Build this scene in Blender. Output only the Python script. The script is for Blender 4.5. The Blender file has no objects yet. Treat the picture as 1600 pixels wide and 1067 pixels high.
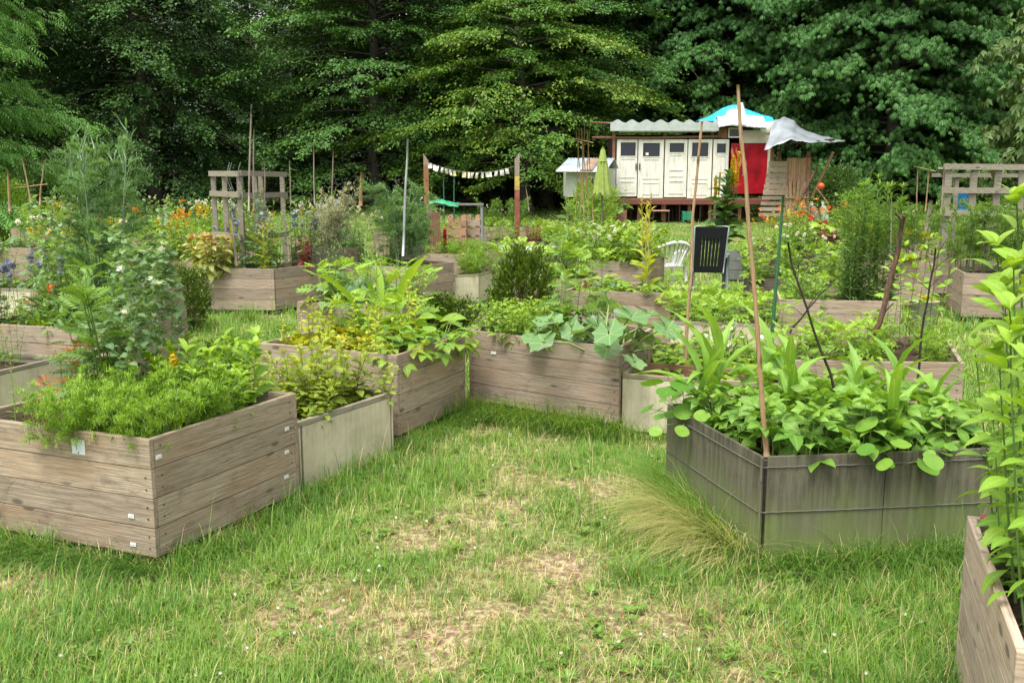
import bpy, math, random
import numpy as np
from mathutils import Vector, Matrix
PI = math.pi
SC = bpy.context.scene
COL = SC.collection
RNG = np.random.default_rng(11)
random.seed(5)
EYE = 1.8; FPX = 1500.0; TH = math.atan(251.5/1500)
CT, ST = math.cos(TH), math.sin(TH)

def gz(x, y):
    """height of the lawn: flat between the beds, rising gently towards the wood"""
    y = np.asarray(y, dtype=float)
    t = np.clip(y-19, 0, None)
    return 0.026*t*t/(t+6)

def at(u, v, z):
    a = (u-800)/FPX; b = -(v-533.5)/FPX
    d = (a, CT+b*ST, -ST+b*CT); t = (z-EYE)/d[2]
    return (a*t, d[1]*t)
def atY(u, v, Y):
    a = (u-800)/FPX; b = -(v-533.5)/FPX
    d = (a, CT+b*ST, -ST+b*CT); t = Y/d[1]
    return (a*t, EYE+d[2]*t)

# ------------------------------------------------------------------ materials
def newmat(name):
    m = bpy.data.materials.new(name); m.use_nodes = True
    nt = m.node_tree; nt.nodes.clear()
    return m, nt, nt.nodes, nt.links
def nd(nt, t, **kw):
    n = nt.nodes.new(t)
    for k, v in kw.items(): setattr(n, k, v)
    return n
def mixc(nt, fac, a, b, mode='MIX'):
    n = nt.nodes.new('ShaderNodeMix'); n.data_type = 'RGBA'; n.blend_type = mode
    for i, x in ((0, fac), (6, a), (7, b)):
        if isinstance(x, (int, float)): n.inputs[i].default_value = x
        elif isinstance(x, tuple): n.inputs[i].default_value = (*x, 1) if len(x) == 3 else x
        else: nt.links.new(x, n.inputs[i])
    return n.outputs[2]
def mth(nt, op, a, b=None, clamp=False):
    n = nt.nodes.new('ShaderNodeMath'); n.operation = op; n.use_clamp = clamp
    for i, x in ((0, a), (1, b)):
        if x is None: continue
        if isinstance(x, (int, float)): n.inputs[i].default_value = x
        else: nt.links.new(x, n.inputs[i])
    return n.outputs[0]
def ramp(nt, fac, stops):
    n = nt.nodes.new('ShaderNodeValToRGB')
    e = n.color_ramp.elements
    while len(e) < len(stops): e.new(0.5)
    for el, (p, c) in zip(e, stops):
        el.position = p; el.color = (*c, 1) if len(c) == 3 else c
    nt.links.new(fac, n.inputs[0]); return n.outputs[0]
def noise(nt, vec, scale, detail=3, rough=.55, dist=0):
    n = nt.nodes.new('ShaderNodeTexNoise')
    n.inputs['Scale'].default_value = scale; n.inputs['Detail'].default_value = detail
    n.inputs['Roughness'].default_value = rough; n.inputs['Distortion'].default_value = dist
    if vec is not None: nt.links.new(vec, n.inputs['Vector'])
    return n.outputs['Fac']
def mapping(nt, vec, scale=(1, 1, 1), loc=(0, 0, 0), rot=(0, 0, 0)):
    n = nt.nodes.new('ShaderNodeMapping')
    n.inputs['Scale'].default_value = scale; n.inputs['Location'].default_value = loc; n.inputs['Rotation'].default_value = rot
    nt.links.new(vec, n.inputs['Vector']); return n.outputs[0]
def lf(nt):
    a = nt.nodes.new('ShaderNodeAttribute'); a.attribute_name = 'lf'
    s = nt.nodes.new('ShaderNodeSeparateColor'); nt.links.new(a.outputs['Color'], s.inputs[0])
    return s.outputs
def finish(nt, col, rough=.6, spec=.4, bump=None, bstr=.3, bdist=.01, metal=0, trans=0, tcol=None, coat=0):
    p = nt.nodes.new('ShaderNodeBsdfPrincipled')
    for k, v in (('Base Color', col), ('Roughness', rough), ('Specular IOR Level', spec), ('Metallic', metal), ('Coat Weight', coat)):
        if isinstance(v, (int, float)): p.inputs[k].default_value = v
        elif isinstance(v, tuple): p.inputs[k].default_value = (*v, 1)
        else: nt.links.new(v, p.inputs[k])
    if bump is not None:
        b = nt.nodes.new('ShaderNodeBump'); b.inputs['Strength'].default_value = bstr; b.inputs['Distance'].default_value = bdist
        nt.links.new(bump, b.inputs['Height']); nt.links.new(b.outputs[0], p.inputs['Normal'])
    out = nt.nodes.new('ShaderNodeOutputMaterial'); s = p.outputs[0]
    if trans:
        t = nt.nodes.new('ShaderNodeBsdfTranslucent')
        tc = tcol if tcol is not None else col
        if isinstance(tc, tuple): t.inputs[0].default_value = (*tc, 1)
        else: nt.links.new(tc, t.inputs[0])
        m = nt.nodes.new('ShaderNodeMixShader'); m.inputs[0].default_value = trans
        nt.links.new(s, m.inputs[1]); nt.links.new(t.outputs[0], m.inputs[2]); s = m.outputs[0]
    nt.links.new(s, out.inputs[0])

_M = {}
def plain(name, col, rough=.6, spec=.4, metal=0, var=.12, scale=8, trans=0, coat=0):
    if name in _M: return _M[name]
    m, nt, _, _ = newmat(name)
    tc = nd(nt, 'ShaderNodeTexCoord').outputs['Object']
    f = noise(nt, tc, scale, 4)
    lo = tuple(c*(1-var*1.6) for c in col); hi = tuple(min(1, c*(1+var)) for c in col)
    c = ramp(nt, f, [(.3, lo), (.7, hi)])
    finish(nt, c, rough, spec, f, .1, .004, metal, trans, coat=coat)
    _M[name] = m; return m

def leafmat(name, a, b, edge=None, edge_at=.86, rough=.45, trans=.35, vein=.22, spec=.35, blotch=None):
    """leaf: colour varies from leaf to leaf, paler midrib, mottling"""
    if name in _M: return _M[name]
    m, nt, _, _ = newmat(name)
    R, G, B = lf(nt)[:3]
    st = [(0, a), (.8, b)]
    if edge: st = [(0, a), (edge_at-.1, b), (edge_at, edge)]
    c = ramp(nt, R, st)
    tc = nd(nt, 'ShaderNodeTexCoord').outputs['Object']
    f = noise(nt, tc, 22, 3)
    c = mixc(nt, mth(nt, 'MULTIPLY', f, .5), c, mixc(nt, 1.0, c, (.55, .62, .5), 'MULTIPLY'))
    if blotch: c = mixc(nt, ramp(nt, noise(nt, tc, 9, 2), [(.55, (0, 0, 0)), (.62, (1, 1, 1))]), c, blotch)
    if vein:
        v = mth(nt, 'MULTIPLY', mth(nt, 'LESS_THAN', B, .12), vein)
        c = mixc(nt, v, c, (.5, .6, .25))
        sv = mth(nt, 'FRACT', mth(nt, 'SUBTRACT', mth(nt, 'MULTIPLY', G, 7.5), mth(nt, 'MULTIPLY', B, 1.6)))
        c = mixc(nt, mth(nt, 'MULTIPLY', mth(nt, 'LESS_THAN', sv, .16), .28), c, mixc(nt, 1.0, c, (1.5, 1.35, 1.5), 'MULTIPLY'))
        sp = ramp(nt, noise(nt, tc, 55, 2), [(.68, (0, 0, 0)), (.72, (1, 1, 1))])
        c = mixc(nt, mth(nt, 'MULTIPLY', sp, .5), c, (.22, .17, .06))
    tr = mixc(nt, 1.0, c, (1.5, 1.35, .5), 'MULTIPLY')
    finish(nt, c, rough, spec, f, .15, .004, 0, trans, tr)
    _M[name] = m; return m

def woodmat(name, light, mid, dark, groove=0, moss=0, warm=None, along='x', rough=.8, gsc=1.0):
    """weathered board; boards differ through lf.R; grain along local x (or z)"""
    if name in _M: return _M[name]
    m, nt, _, _ = newmat(name)
    R = lf(nt)[0]
    tc = nd(nt, 'ShaderNodeTexCoord').outputs['Object']
    if along == 'z': tc = mapping(nt, tc, rot=(0, PI/2, 0))
    off = nd(nt, 'ShaderNodeCombineXYZ')
    nt.links.new(mth(nt, 'MULTIPLY', R, 37.0), off.inputs[0]); nt.links.new(mth(nt, 'MULTIPLY', R, 3.1), off.inputs[1]); nt.links.new(mth(nt, 'MULTIPLY', R, 11.3), off.inputs[2])
    ad = nd(nt, 'ShaderNodeVectorMath', operation='ADD'); nt.links.new(tc, ad.inputs[0]); nt.links.new(off.outputs[0], ad.inputs[1])
    v = ad.outputs[0]
    fine = noise(nt, mapping(nt, v, (2.2*gsc, 60*gsc, 60*gsc)), 2.0, 5, .65)
    fig = noise(nt, mapping(nt, v, (.9, 9, 9)), 1.6, 2, .5, .6)
    rings = mth(nt, 'FRACT', mth(nt, 'MULTIPLY', fig, 7.0))
    rings = mth(nt, 'ABSOLUTE', mth(nt, 'SUBTRACT', rings, .5))
    big = noise(nt, mapping(nt, v, (1.2, 3, 3)), 1.3, 3, .6)
    c = ramp(nt, fine, [(.28, dark), (.5, mid), (.72, light)])
    c = mixc(nt, mth(nt, 'MULTIPLY', ramp(nt, rings, [(.0, (1, 1, 1)), (.16, (0, 0, 0))]), .42), c, mixc(nt, 1.0, c, (.55, .5, .46), 'MULTIPLY'))
    w = warm or (mid[0]*1.12, mid[1]*.9, mid[2]*.72)
    c = mixc(nt, mth(nt, 'MULTIPLY', ramp(nt, big, [(.45, (0, 0, 0)), (.68, (1, 1, 1))]), .55), c, w)
    # per board tone
    c = mixc(nt, .5, c, mixc(nt, 1.0, c, ramp(nt, mth(nt, 'FRACT', mth(nt, 'MULTIPLY', R, 9.7)), [(0, (.66, .62, .6)), (.5, (1, .97, .93)), (1, (1.25, 1.2, 1.15))]), 'MULTIPLY'))
    # stains and knots
    st = noise(nt, mapping(nt, v, (2, 5, 5)), 2.3, 4, .7)
    c = mixc(nt, mth(nt, 'MULTIPLY', ramp(nt, st, [(.56, (0, 0, 0)), (.7, (1, 1, 1))]), .5), c, tuple(x*.5 for x in dark))
    vo = nd(nt, 'ShaderNodeTexVoronoi'); vo.inputs['Scale'].default_value = 1.0
    nt.links.new(mapping(nt, v, (3.2, 9, 9)), vo.inputs['Vector'])
    kn = ramp(nt, vo.outputs['Distance'], [(.09, (1, 1, 1)), (.16, (0, 0, 0))])
    c = mixc(nt, mth(nt, 'MULTIPLY', kn, .75), c, tuple(x*.35 for x in dark))
    h = mth(nt, 'ADD', fine, mth(nt, 'MULTIPLY', rings, .5))
    if groove:
        sx = nd(nt, 'ShaderNodeSeparateXYZ'); nt.links.new(tc, sx.inputs[0])
        g = mth(nt, 'SINE', mth(nt, 'MULTIPLY', sx.outputs[2], 2*PI/.0105))
        gg = mth(nt, 'GREATER_THAN', g, .35)
        h = mth(nt, 'SUBTRACT', h, mth(nt, 'MULTIPLY', gg, groove))
        c = mixc(nt, mth(nt, 'MULTIPLY', gg, .33), c, mixc(nt, 1.0, c, (.45, .42, .4), 'MULTIPLY'))
    if moss:
        mz = noise(nt, mapping(nt, tc, (1, 1, 1)), 5, 4, .7)
        c = mixc(nt, mth(nt, 'MULTIPLY', ramp(nt, mz, [(.5, (0, 0, 0)), (.7, (1, 1, 1))]), moss), c, (.09, .12, .035))
    finish(nt, c, rough, .25, h, .5, .004)
    _M[name] = m; return m

def plymat(name, base, dark, algae=0, wire=False):
    if name in _M: return _M[name]
    m, nt, _, _ = newmat(name)
    tc = nd(nt, 'ShaderNodeTexCoord').outputs['Object']
    st = noise(nt, mapping(nt, tc, (26, 26, 2.2)), 1.5, 4, .65)
    bg = noise(nt, tc, 3.2, 5, .65)
    c = mixc(nt, ramp(nt, st, [(.42, (1, 1, 1)), (.62, (0, 0, 0))]), base, dark)
    c = mixc(nt, ramp(nt, bg, [(.35, (.0, .0, .0)), (.7, (.7, .7, .7))]), c, tuple(x*1.5 for x in base))
    sp = noise(nt, tc, 34, 3, .6)
    c = mixc(nt, mth(nt, 'MULTIPLY', ramp(nt, sp, [(.62, (0, 0, 0)), (.72, (1, 1, 1))]), .5), c, tuple(x*.6 for x in dark))
    if algae:
        sx = nd(nt, 'ShaderNodeSeparateXYZ'); nt.links.new(tc, sx.inputs[0])
        lo = ramp(nt, mth(nt, 'ADD', mth(nt, 'MULTIPLY', sx.outputs[2], 2.1), mth(nt, 'MULTIPLY', mth(nt, 'SUBTRACT', bg, .5), 1.2)), [(.25, (1, 1, 1)), (.75, (0, 0, 0))])
        c = mixc(nt, mth(nt, 'MULTIPLY', lo, algae), c, mixc(nt, st, (.09, .12, .03), (.19, .24, .08)))
    finish(nt, c, .72, .3, st, .25, .003)
    _M[name] = m; return m

# ------------------------------------------------------------------ mesh builder
class Geo:
    def __init__(s): s.v = []; s.f = []; s.mi = []; s.at = []; s.sm = []; s.n = 0
    def add(s, V, F, mi=0, attr=None, smooth=True):
        V = np.asarray(V, float).reshape(-1, 3); F = np.asarray(F, np.int64).reshape(-1, 4)
        s.v.append(V); s.f.append(F+s.n); s.mi.append(np.full(len(F), mi, np.int32)); s.sm.append(np.full(len(F), smooth, bool))
        if attr is None: attr = np.zeros((len(V), 3))
        attr = np.asarray(attr, float)
        if attr.ndim == 1: attr = np.tile(attr, (len(V), 1))
        s.at.append(attr); s.n += len(V); return s
    def box(s, c, size, mi=0, rnd=0., M=None, taper=None):
        x, y, z = [q/2 for q in size]
        V = np.array([(-x,-y,-z),(x,-y,-z),(x,y,-z),(-x,y,-z),(-x,-y,z),(x,-y,z),(x,y,z),(-x,y,z)])
        if taper: V[4:, :2] *= taper
        if M is not None: V = V @ np.array(M)[:3, :3].T
        V = V+np.array(c)
        F = [(0,3,2,1),(4,5,6,7),(0,1,5,4),(1,2,6,5),(2,3,7,6),(3,0,4,7)]
        return s.add(V, F, mi, (rnd, .5, .5), False)
    def beam(s, p, q, w, h, mi=0, rnd=0.):
        """rectangular bar from p to q"""
        p = Vector(p); q = Vector(q); d = (q-p); L = d.length; d.normalize()
        up = Vector((0, 0, 1)) if abs(d.z) < .95 else Vector((0, 1, 0))
        x = d.cross(up).normalized(); z = x.cross(d)
        M = np.array([x, d, z]).T
        V = np.array([(a*w/2, b*L/2, c*h/2) for c in (-1, 1) for a, b in ((-1,-1),(1,-1),(1,1),(-1,1))]) @ M.T + np.array((p+q)/2)
        return s.add(V, [(0,3,2,1),(4,5,6,7),(0,1,5,4),(1,2,6,5),(2,3,7,6),(3,0,4,7)], mi, (rnd, .5, .5), False)
    def tube(s, P, r0, r1=None, n=6, mi=0, rnd=0., cap=True, radii=None):
        P = np.asarray(P, float); k = len(P)
        if r1 is None: r1 = r0
        rr = np.linspace(r0, r1, k) if radii is None else np.asarray(radii)
        T = np.gradient(P, axis=0); T /= np.linalg.norm(T, axis=1)[:, None]+1e-9
        ref = np.array([1., 0, 0]) if abs(T[0, 0]) < .8 else np.array([0, 1., 0])
        X = np.cross(T, ref); X /= np.linalg.norm(X, axis=1)[:, None]+1e-9; Y = np.cross(T, X)
        a = np.arange(n)*2*PI/n
        V = P[:, None]+rr[:, None, None]*(np.cos(a)[None, :, None]*X[:, None]+np.sin(a)[None, :, None]*Y[:, None])
        V = V.reshape(-1, 3)
        i = np.arange(k-1)[:, None]*n; j = np.arange(n)[None]; j2 = (j+1) % n
        F = np.stack([i+j, i+j2, i+n+j2, i+n+j], -1).reshape(-1, 4)
        s.add(V, F, mi, (rnd, .5, .5))
        if cap:
            for e, o in ((0, 1), (k-1, -1)):
                b = e*n; idx = list(range(n))[::o]
                q = [(b+idx[0], b+idx[t], b+idx[t+1], b+idx[min(t+2, n-1)]) for t in range(1, n-2, 2)]
                if n % 2 == 0 or True:
                    s.f.append(np.array(q)+s.n-len(V)); s.mi.append(np.full(len(q), mi, np.int32)); s.sm.append(np.zeros(len(q), bool))
        return s
    def inst(s, T, pos, dirs, scale, roll=None, rnd=None, mi=0, up=None):
        """many copies of template T (V,F,at): local y -> dirs, local z near up"""
        V, F, A = T
        pos = np.asarray(pos, float).reshape(-1, 3); N = len(pos)
        if N == 0: return s
        D = np.asarray(dirs, float).reshape(-1, 3); D = D/(np.linalg.norm(D, axis=1)[:, None]+1e-9)
        U = np.array([0, 0, 1.]) if up is None else np.asarray(up, float)
        U = np.broadcast_to(U, D.shape)
        X = np.cross(D, U); l = np.linalg.norm(X, axis=1)[:, None]
        X = np.where(l < .05, np.array([1., 0, 0]), X/(l+1e-9)); Z = np.cross(X, D)
        if roll is not None:
            r = np.asarray(roll).reshape(-1, 1); X, Z = X*np.cos(r)+Z*np.sin(r), Z*np.cos(r)-X*np.sin(r)
        scale = np.broadcast_to(np.asarray(scale, float), (N,)) if np.ndim(scale) < 2 else np.asarray(scale)
        if scale.ndim == 1: S = np.stack([scale]*3, 1)
        else: S = scale
        W = (V[None, :, 0:1]*(X*S[:, :1])[:, None]+V[None, :, 1:2]*(D*S[:, 1:2])[:, None]+V[None, :, 2:3]*(Z*S[:, 2:3])[:, None])+pos[:, None]
        if rnd is None: rnd = RNG.random(N)
        At = np.empty((N, len(V), 3)); At[..., 0] = np.broadcast_to(np.asarray(rnd), (N,))[:, None]; At[..., 1:] = A[None, :, 1:]
        FF = (F[None]+(np.arange(N)*len(V))[:, None, None]).reshape(-1, 4)
        return s.add(W.reshape(-1, 3), FF, mi, At.reshape(-1, 3))
    def mesh(s, name, mats):
        me = bpy.data.meshes.new(name)
        V = np.concatenate(s.v); F = np.concatenate(s.f); A = np.concatenate(s.at)
        me.vertices.add(len(V)); me.vertices.foreach_set('co', V.astype(np.float32).ravel())
        me.loops.add(F.size); me.loops.foreach_set('vertex_index', F.astype(np.int32).ravel())
        me.polygons.add(len(F)); me.polygons.foreach_set('loop_start', np.arange(0, F.size, 4, dtype=np.int32))
        me.polygons.foreach_set('material_index', np.concatenate(s.mi))
        me.polygons.foreach_set('use_smooth', np.concatenate(s.sm))
        me.update(calc_edges=True)
        a = me.attributes.new('lf', 'FLOAT_COLOR', 'POINT')
        a.data.foreach_set('color', np.concatenate([A, np.ones((len(A), 1))], 1).astype(np.float32).ravel())
        for m in (mats if isinstance(mats, (list, tuple)) else [mats]): me.materials.append(m)
        me.validate()
        return me

def ob(name, me, parent=None, loc=(0, 0, 0), rotz=0., bevel=0):
    o = bpy.data.objects.new(name, me); COL.objects.link(o)
    o.location = loc; o.rotation_euler = (0, 0, rotz)
    if parent: o.parent = parent
    if bevel:
        b = o.modifiers.new('bevel', 'BEVEL'); b.width = bevel; b.segments = 2; b.limit_method = 'ANGLE'
    return o
def tag(o, label, cat, group=None, kind=None):
    if label: o['label'] = label
    if cat: o['category'] = cat
    if group: o['group'] = group
    if kind: o['kind'] = kind
    return o
def empty(name, loc=(0, 0, 0), rotz=0., label=None, cat=None, group=None):
    o = bpy.data.objects.new(name, None); COL.objects.link(o); o.location = loc; o.rotation_euler = (0, 0, rotz)
    o.empty_display_size = .1
    return tag(o, label, cat, group)

# ------------------------------------------------------------------ leaf templates
PROF = dict(ovate=[.12, .72, 1, .86, .5, .04], lance=[.15, .7, 1, .85, .5, .03], strap=[.7, .9, 1, .92, .7, .05],
            oblong=[.25, .75, .95, 1, .8, .12], heart=[.55, 1, .95, .75, .42, .03], spoon=[.14, .3, .7, 1, .95, .25])
def leafT(L=1., W=.5, prof='ovate', fold=.2, droop=.5, wave=0., rows=None):
    pr = np.interp(np.linspace(0, 5, rows or 6), range(6), PROF[prof]) if isinstance(prof, str) else np.array(prof)
    n = len(pr); t = np.linspace(0, 1, n); ang = droop*(2*t-.35)
    dy = np.cos(ang)/(n-1)*L; dz = -np.sin(ang)/(n-1)*L
    y = np.concatenate([[0], np.cumsum(dy[:-1])]); z = np.concatenate([[0], np.cumsum(dz[:-1])])
    w = pr*W/2; V = []; A = []
    for i in range(n):
        wv = wave*W*(1 if i % 2 else -1)
        V += [(-w[i], y[i], z[i]+fold*w[i]+wv), (0, y[i], z[i]), (w[i], y[i], z[i]+fold*w[i]-wv)]
        A += [(0, t[i], 1), (0, t[i], 0), (0, t[i], 1)]
    F = []
    for i in range(n-1):
        a = i*3; F += [(a, a+1, a+4, a+3), (a+1, a+2, a+5, a+4)]
    return np.array(V, float), np.array(F), np.array(A, float)
def bladeT(rows=3, W=1., curve=.4, taper=1.):
    t = np.linspace(0, 1, rows+1); V = []; A = []
    ang = curve*t*2; y = np.concatenate([[0], np.cumsum(np.cos(ang[:-1])/rows)]); z = -np.concatenate([[0], np.cumsum(np.sin(ang[:-1])/rows)])
    for i in range(rows+1):
        w = W/2*(1-t[i]**1.6*taper)+.002*W
        V += [(-w, y[i], z[i]), (w, y[i], z[i])]; A += [(0, t[i], .5)]*2
    F = [(2*i, 2*i+1, 2*i+3, 2*i+2) for i in range(rows)]
    return np.array(V), np.array(F), np.array(A, float)
def discT(n=10, lobes=0, depth=0., cup=.1, notch=False, wav=0.):
    """round or lobed leaf about its centre, stalk side at -y"""
    V = [(0, 0, -cup)]; A = [(0, 0, 0)]
    m = n if not lobes else lobes*4
    for k in range(m):
        a = -PI/2+2*PI*k/m; r = 1.
        if lobes: r = 1-depth*(.5+.5*math.cos(lobes*(a+PI/2)))
        if notch and k == 0: r *= .25
        V.append((r*.55*math.cos(a), r*.55*math.sin(a), -cup*.45+wav*.5*math.sin(3*a))); A.append((0, .5, .05 if (lobes and k % 4 == 2) else .6))
    for k in range(m):
        a = -PI/2+2*PI*k/m; r = 1.
        if lobes: r = 1-depth*(.5+.5*math.cos(lobes*(a+PI/2)))
        if notch and k == 0: r *= .25
        V.append((r*math.cos(a), r*math.sin(a), wav*math.sin(3*a+.6))); A.append((0, 1, .05 if lobes and k % 4 == 2 else .6))
    F = []
    for k in range(0, m, 2): F.append((0, 1+k, 1+(k+1) % m, 1+(k+2) % m))
    for k in range(m): k2 = (k+1) % m; F.append((1+k, 1+m+k, 1+m+k2, 1+k2))
    return np.array(V, float), np.array(F), np.array(A, float)
def mergeT(parts):
    """parts: (T, M3x3, offset, scale)"""
    V = []; F = []; A = []; n = 0
    for T, M, o, s in parts:
        V.append((T[0]*s) @ np.array(M).T+np.array(o)); F.append(T[1]+n); A.append(T[2]); n += len(T[0])
    return np.concatenate(V), np.concatenate(F), np.concatenate(A)
def rotz(a): c, s = math.cos(a), math.sin(a); return np.array([[c, -s, 0], [s, c, 0], [0, 0, 1]])
def rotx(a): c, s = math.cos(a), math.sin(a); return np.array([[1, 0, 0], [0, c, -s], [0, s, c]])
def flowerT(n=6, L=1., W=.5, el=.3, cup=.4):
    T = leafT(L, W, 'ovate', .1, cup, rows=4)
    return mergeT([(T, rotz(k*2*PI/n) @ rotx(el), (0, 0, 0), 1) for k in range(n)])
def pinnateT(pairs=5, L=1., lw=.16, ll=.42, droop=.35, term=True, sub=3):
    """compound leaf with pairs of leaflets"""
    T = leafT(1, lw/ll, 'lance', .15, .5, rows=sub); ps = []
    for i in range(pairs):
        t = (i+1)/(pairs+.6); y = t*L*.9; z = -droop*t*t*L
        s = ll*L*(.65+.5*math.sin(PI*min(1, t*.9+.1)))
        for sd in (-1, 1): ps.append((T, rotz(-sd*1.05) @ rotx(-.25), (0, y, z), s))
    if term: ps.append((T, rotx(-droop*1.6), (0, L*.86, -droop*.86*L), ll*L))
    return mergeT(ps)
def palmateT(n=6, L=1., W=.34, droop=.7, span=2.3*PI/2):
    T = leafT(L, W, 'spoon', .15, droop, rows=4)
    return mergeT([(T, rotz(a), (0, 0, 0), 1-.12*abs(a)) for a in np.linspace(-span/2, span/2, n)])
def rd(a, b, n=None): return RNG.uniform(a, b, n)
def hdir(phi, el): 
    phi = np.asarray(phi); el = np.asarray(el)
    return np.stack([np.cos(phi)*np.cos(el), np.sin(phi)*np.cos(el), np.sin(el)*np.ones_like(phi)], -1)
# ------------------------------------------------------------------ leaf / stem colours
G_ = dict(
 bright=((.13, .27, .028), (.23, .39, .045)), mid=((.085, .20, .032), (.16, .30, .05)), dark=((.028, .085, .02), (.065, .15, .032)),
 yel=((.27, .38, .028), (.42, .50, .045)), blue=((.085, .19, .085), (.17, .30, .14)), fresh=((.13, .30, .028), (.24, .42, .045)),
 fen=((.10, .23, .085), (.17, .33, .12)), silver=((.24, .29, .22), (.40, .44, .36)), bean=((.085, .23, .028), (.175, .35, .05)),
 olive=((.15, .26, .03), (.29, .40, .055)))
def LM(k, **kw):
    a, b = G_[k]; a = (a[0]*1.25, a[1]*1.12, a[2]*1.1); b = (b[0]*1.3, b[1]*1.15, b[2]*1.1); return leafmat('leaf_'+k, a, b, **kw)
def setup_leaf():
    LM('bright', edge=(.30, .36, .03), edge_at=.97); LM('mid', edge=(.22, .28, .03), edge_at=.97); LM('dark'); LM('yel', edge=(.42, .30, .05), edge_at=.96)
    LM('blue', rough=.6); LM('fresh'); LM('fen', vein=0, trans=.3); LM('silver', vein=0, rough=.8); LM('bean'); LM('olive', edge=(.25, .2, .04), edge_at=.96)
    leafmat('leaf_box', (.03, .08, .01), (.15, .22, .02), rough=.3, vein=0, trans=.2)
    leafmat('leaf_red', (.16, .01, .02), (.30, .02, .05), vein=.1)
    leafmat('leaf_purple', (.05, .015, .03), (.12, .03, .06), vein=.1)
    leafmat('leaf_coleus', (.30, .38, .08), (.52, .48, .20), edge=(.52, .24, .15), edge_at=.86, vein=.2)
    leafmat('leaf_orange', (.35, .20, .03), (.45, .12, .03), vein=.2)
    leafmat('leaf_dry', (.30, .22, .10), (.42, .34, .18), vein=0, rough=.8)
    leafmat('leaf_marrow', (.12, .25, .08), (.19, .34, .13), vein=.45, blotch=(.19, .27, .16), rough=.6)
    leafmat('leaf_corn', (.15, .32, .04), (.26, .45, .07), vein=.3)
    leafmat('leaf_lily', (.035, .10, .025), (.19, .34, .05), vein=.1)
    for n, c in (('petal_white', (.78, .78, .72)), ('petal_orange', (.75, .16, .02)), ('petal_yellow', (.72, .52, .02)), ('petal_red', (.62, .04, .02)),
                 ('petal_blue', (.38, .38, .68)), ('petal_pink', (.55, .02, .12)), ('petal_grey', (.30, .33, .42)), ('petal_rose', (.62, .30, .28))):
        leafmat(n, tuple(x*.85 for x in c), c, vein=0, trans=.3, rough=.6)
    plain('stem_green', (.09, .16, .035), .5); plain('stem_pale', (.20, .26, .08), .5); plain('stem_red', (.28, .03, .04), .5)
    plain('stem_brown', (.12, .075, .04), .8); plain('stem_blue', (.16, .24, .13), .5); plain('stem_dry', (.42, .34, .2), .8)
M = lambda n: _M[n]

def curve_pts(p, phi, lean, H, k=7, bend=.3):
    t = np.linspace(0, 1, k)
    r = lean*H*(t**1.6)
    w = np.cumsum(rd(-.012, .012, k))*H*bend
    return np.stack([p[0]+math.cos(phi)*r+w, p[1]+math.sin(phi)*r+w[::-1]-w[-1], p[2]+H*t*(1-.12*lean)], 1)
def interp(P, t):
    k = len(P)-1; x = np.clip(np.asarray(t)*k, 0, k-1e-6); i = x.astype(int); f = (x-i)[:, None]
    return P[i]*(1-f)+P[i+1]*f

def stalks(leaf, lmat, smat, n=3, H=.8, spread=.15, gap=.07, per=2, size=(.16, .06), z0=.12, lean=.15, r=.006, el=(-.3, .9), twist=PI/2, top=0, pet=.02, jit=.25, flower=None, fmat=None, fsize=.04, fn=1, ftop=.2, hv=.25):
    """upright stems with leaves in pairs or whorls; el: leaf elevation bottom->top"""
    S = Geo(); L = Geo(); Fl = Geo() if flower else None; FL = []
    for i in range(n):
        a = rd(0, 2*PI); q = spread*math.sqrt(rd(0, 1)); h = H*rd(1-hv, 1)
        P = curve_pts((q*math.cos(a), q*math.sin(a), 0), a+rd(-.6, .6), lean*rd(.2, 1), h)
        S.tube(P, r*rd(.85, 1.15), r*.35, n=5)
        m = max(2, int(h*(1-z0)/gap)); t = z0+(1-z0)*(np.arange(m)+rd(-.15, .15, m))/m; t = np.clip(t, .02, 1)
        ph0 = rd(0, 6.3)
        tt = np.repeat(t, per); kk = np.tile(np.arange(per), m)
        phi = ph0+np.repeat(np.arange(m), per)*twist+kk*2*PI/per+rd(-jit, jit, m*per)
        e = el[0]+(el[1]-el[0])*tt+rd(-jit, jit, m*per)
        sz = size[0]+(size[1]-size[0])*np.clip((tt-z0)/(1-z0), 0, 1)**1.3; sz = sz*rd(.75, 1.15, m*per)
        D = hdir(phi, e); pos = interp(P, tt)+D*pet
        if pet > .03:
            for b, d in zip(interp(P, tt), pos): S.tube([b, (b+d)/2+(0, 0, pet*.12), d], r*.35, n=3, cap=False)
        L.inst(leaf, pos, D, sz, roll=rd(-.55, .55, m*per), rnd=np.clip(rd(0, .55, m*per)+tt**2*.42, 0, 1))
        if top:
            ph = rd(0, 6.3, top); L.inst(leaf, np.tile(P[-1], (top, 1)), hdir(ph, rd(.5, 1.2, top)), size[1]*rd(.6, 1, top), rnd=rd(.6, .95, top))
        if flower:
            tf = rd(1-ftop, 1, fn); ph = rd(0, 6.3, fn); D = hdir(ph, rd(0, 1.2, fn))
            Fl.inst(flower, interp(P, tf)+D*fsize*.3, D, fsize*rd(.7, 1.2, fn), rnd=rd(0, 1, fn)) if fn > 8 else [FL.append(Geo().inst(flower, [interp(P, [tf[q]])[0]+D[q]*fsize*.3], [D[q]], [fsize*rd(.8, 1.2)])) for q in range(fn)]
    d = dict(stems=S.mesh('stems', M(smat)), leaves=L.mesh('leaves', M(lmat)))
    if flower: d['flowers'] = [f.mesh('flower', M(fmat)) for f in FL] if FL else Fl.mesh('flowers', M(fmat))
    return d

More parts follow.
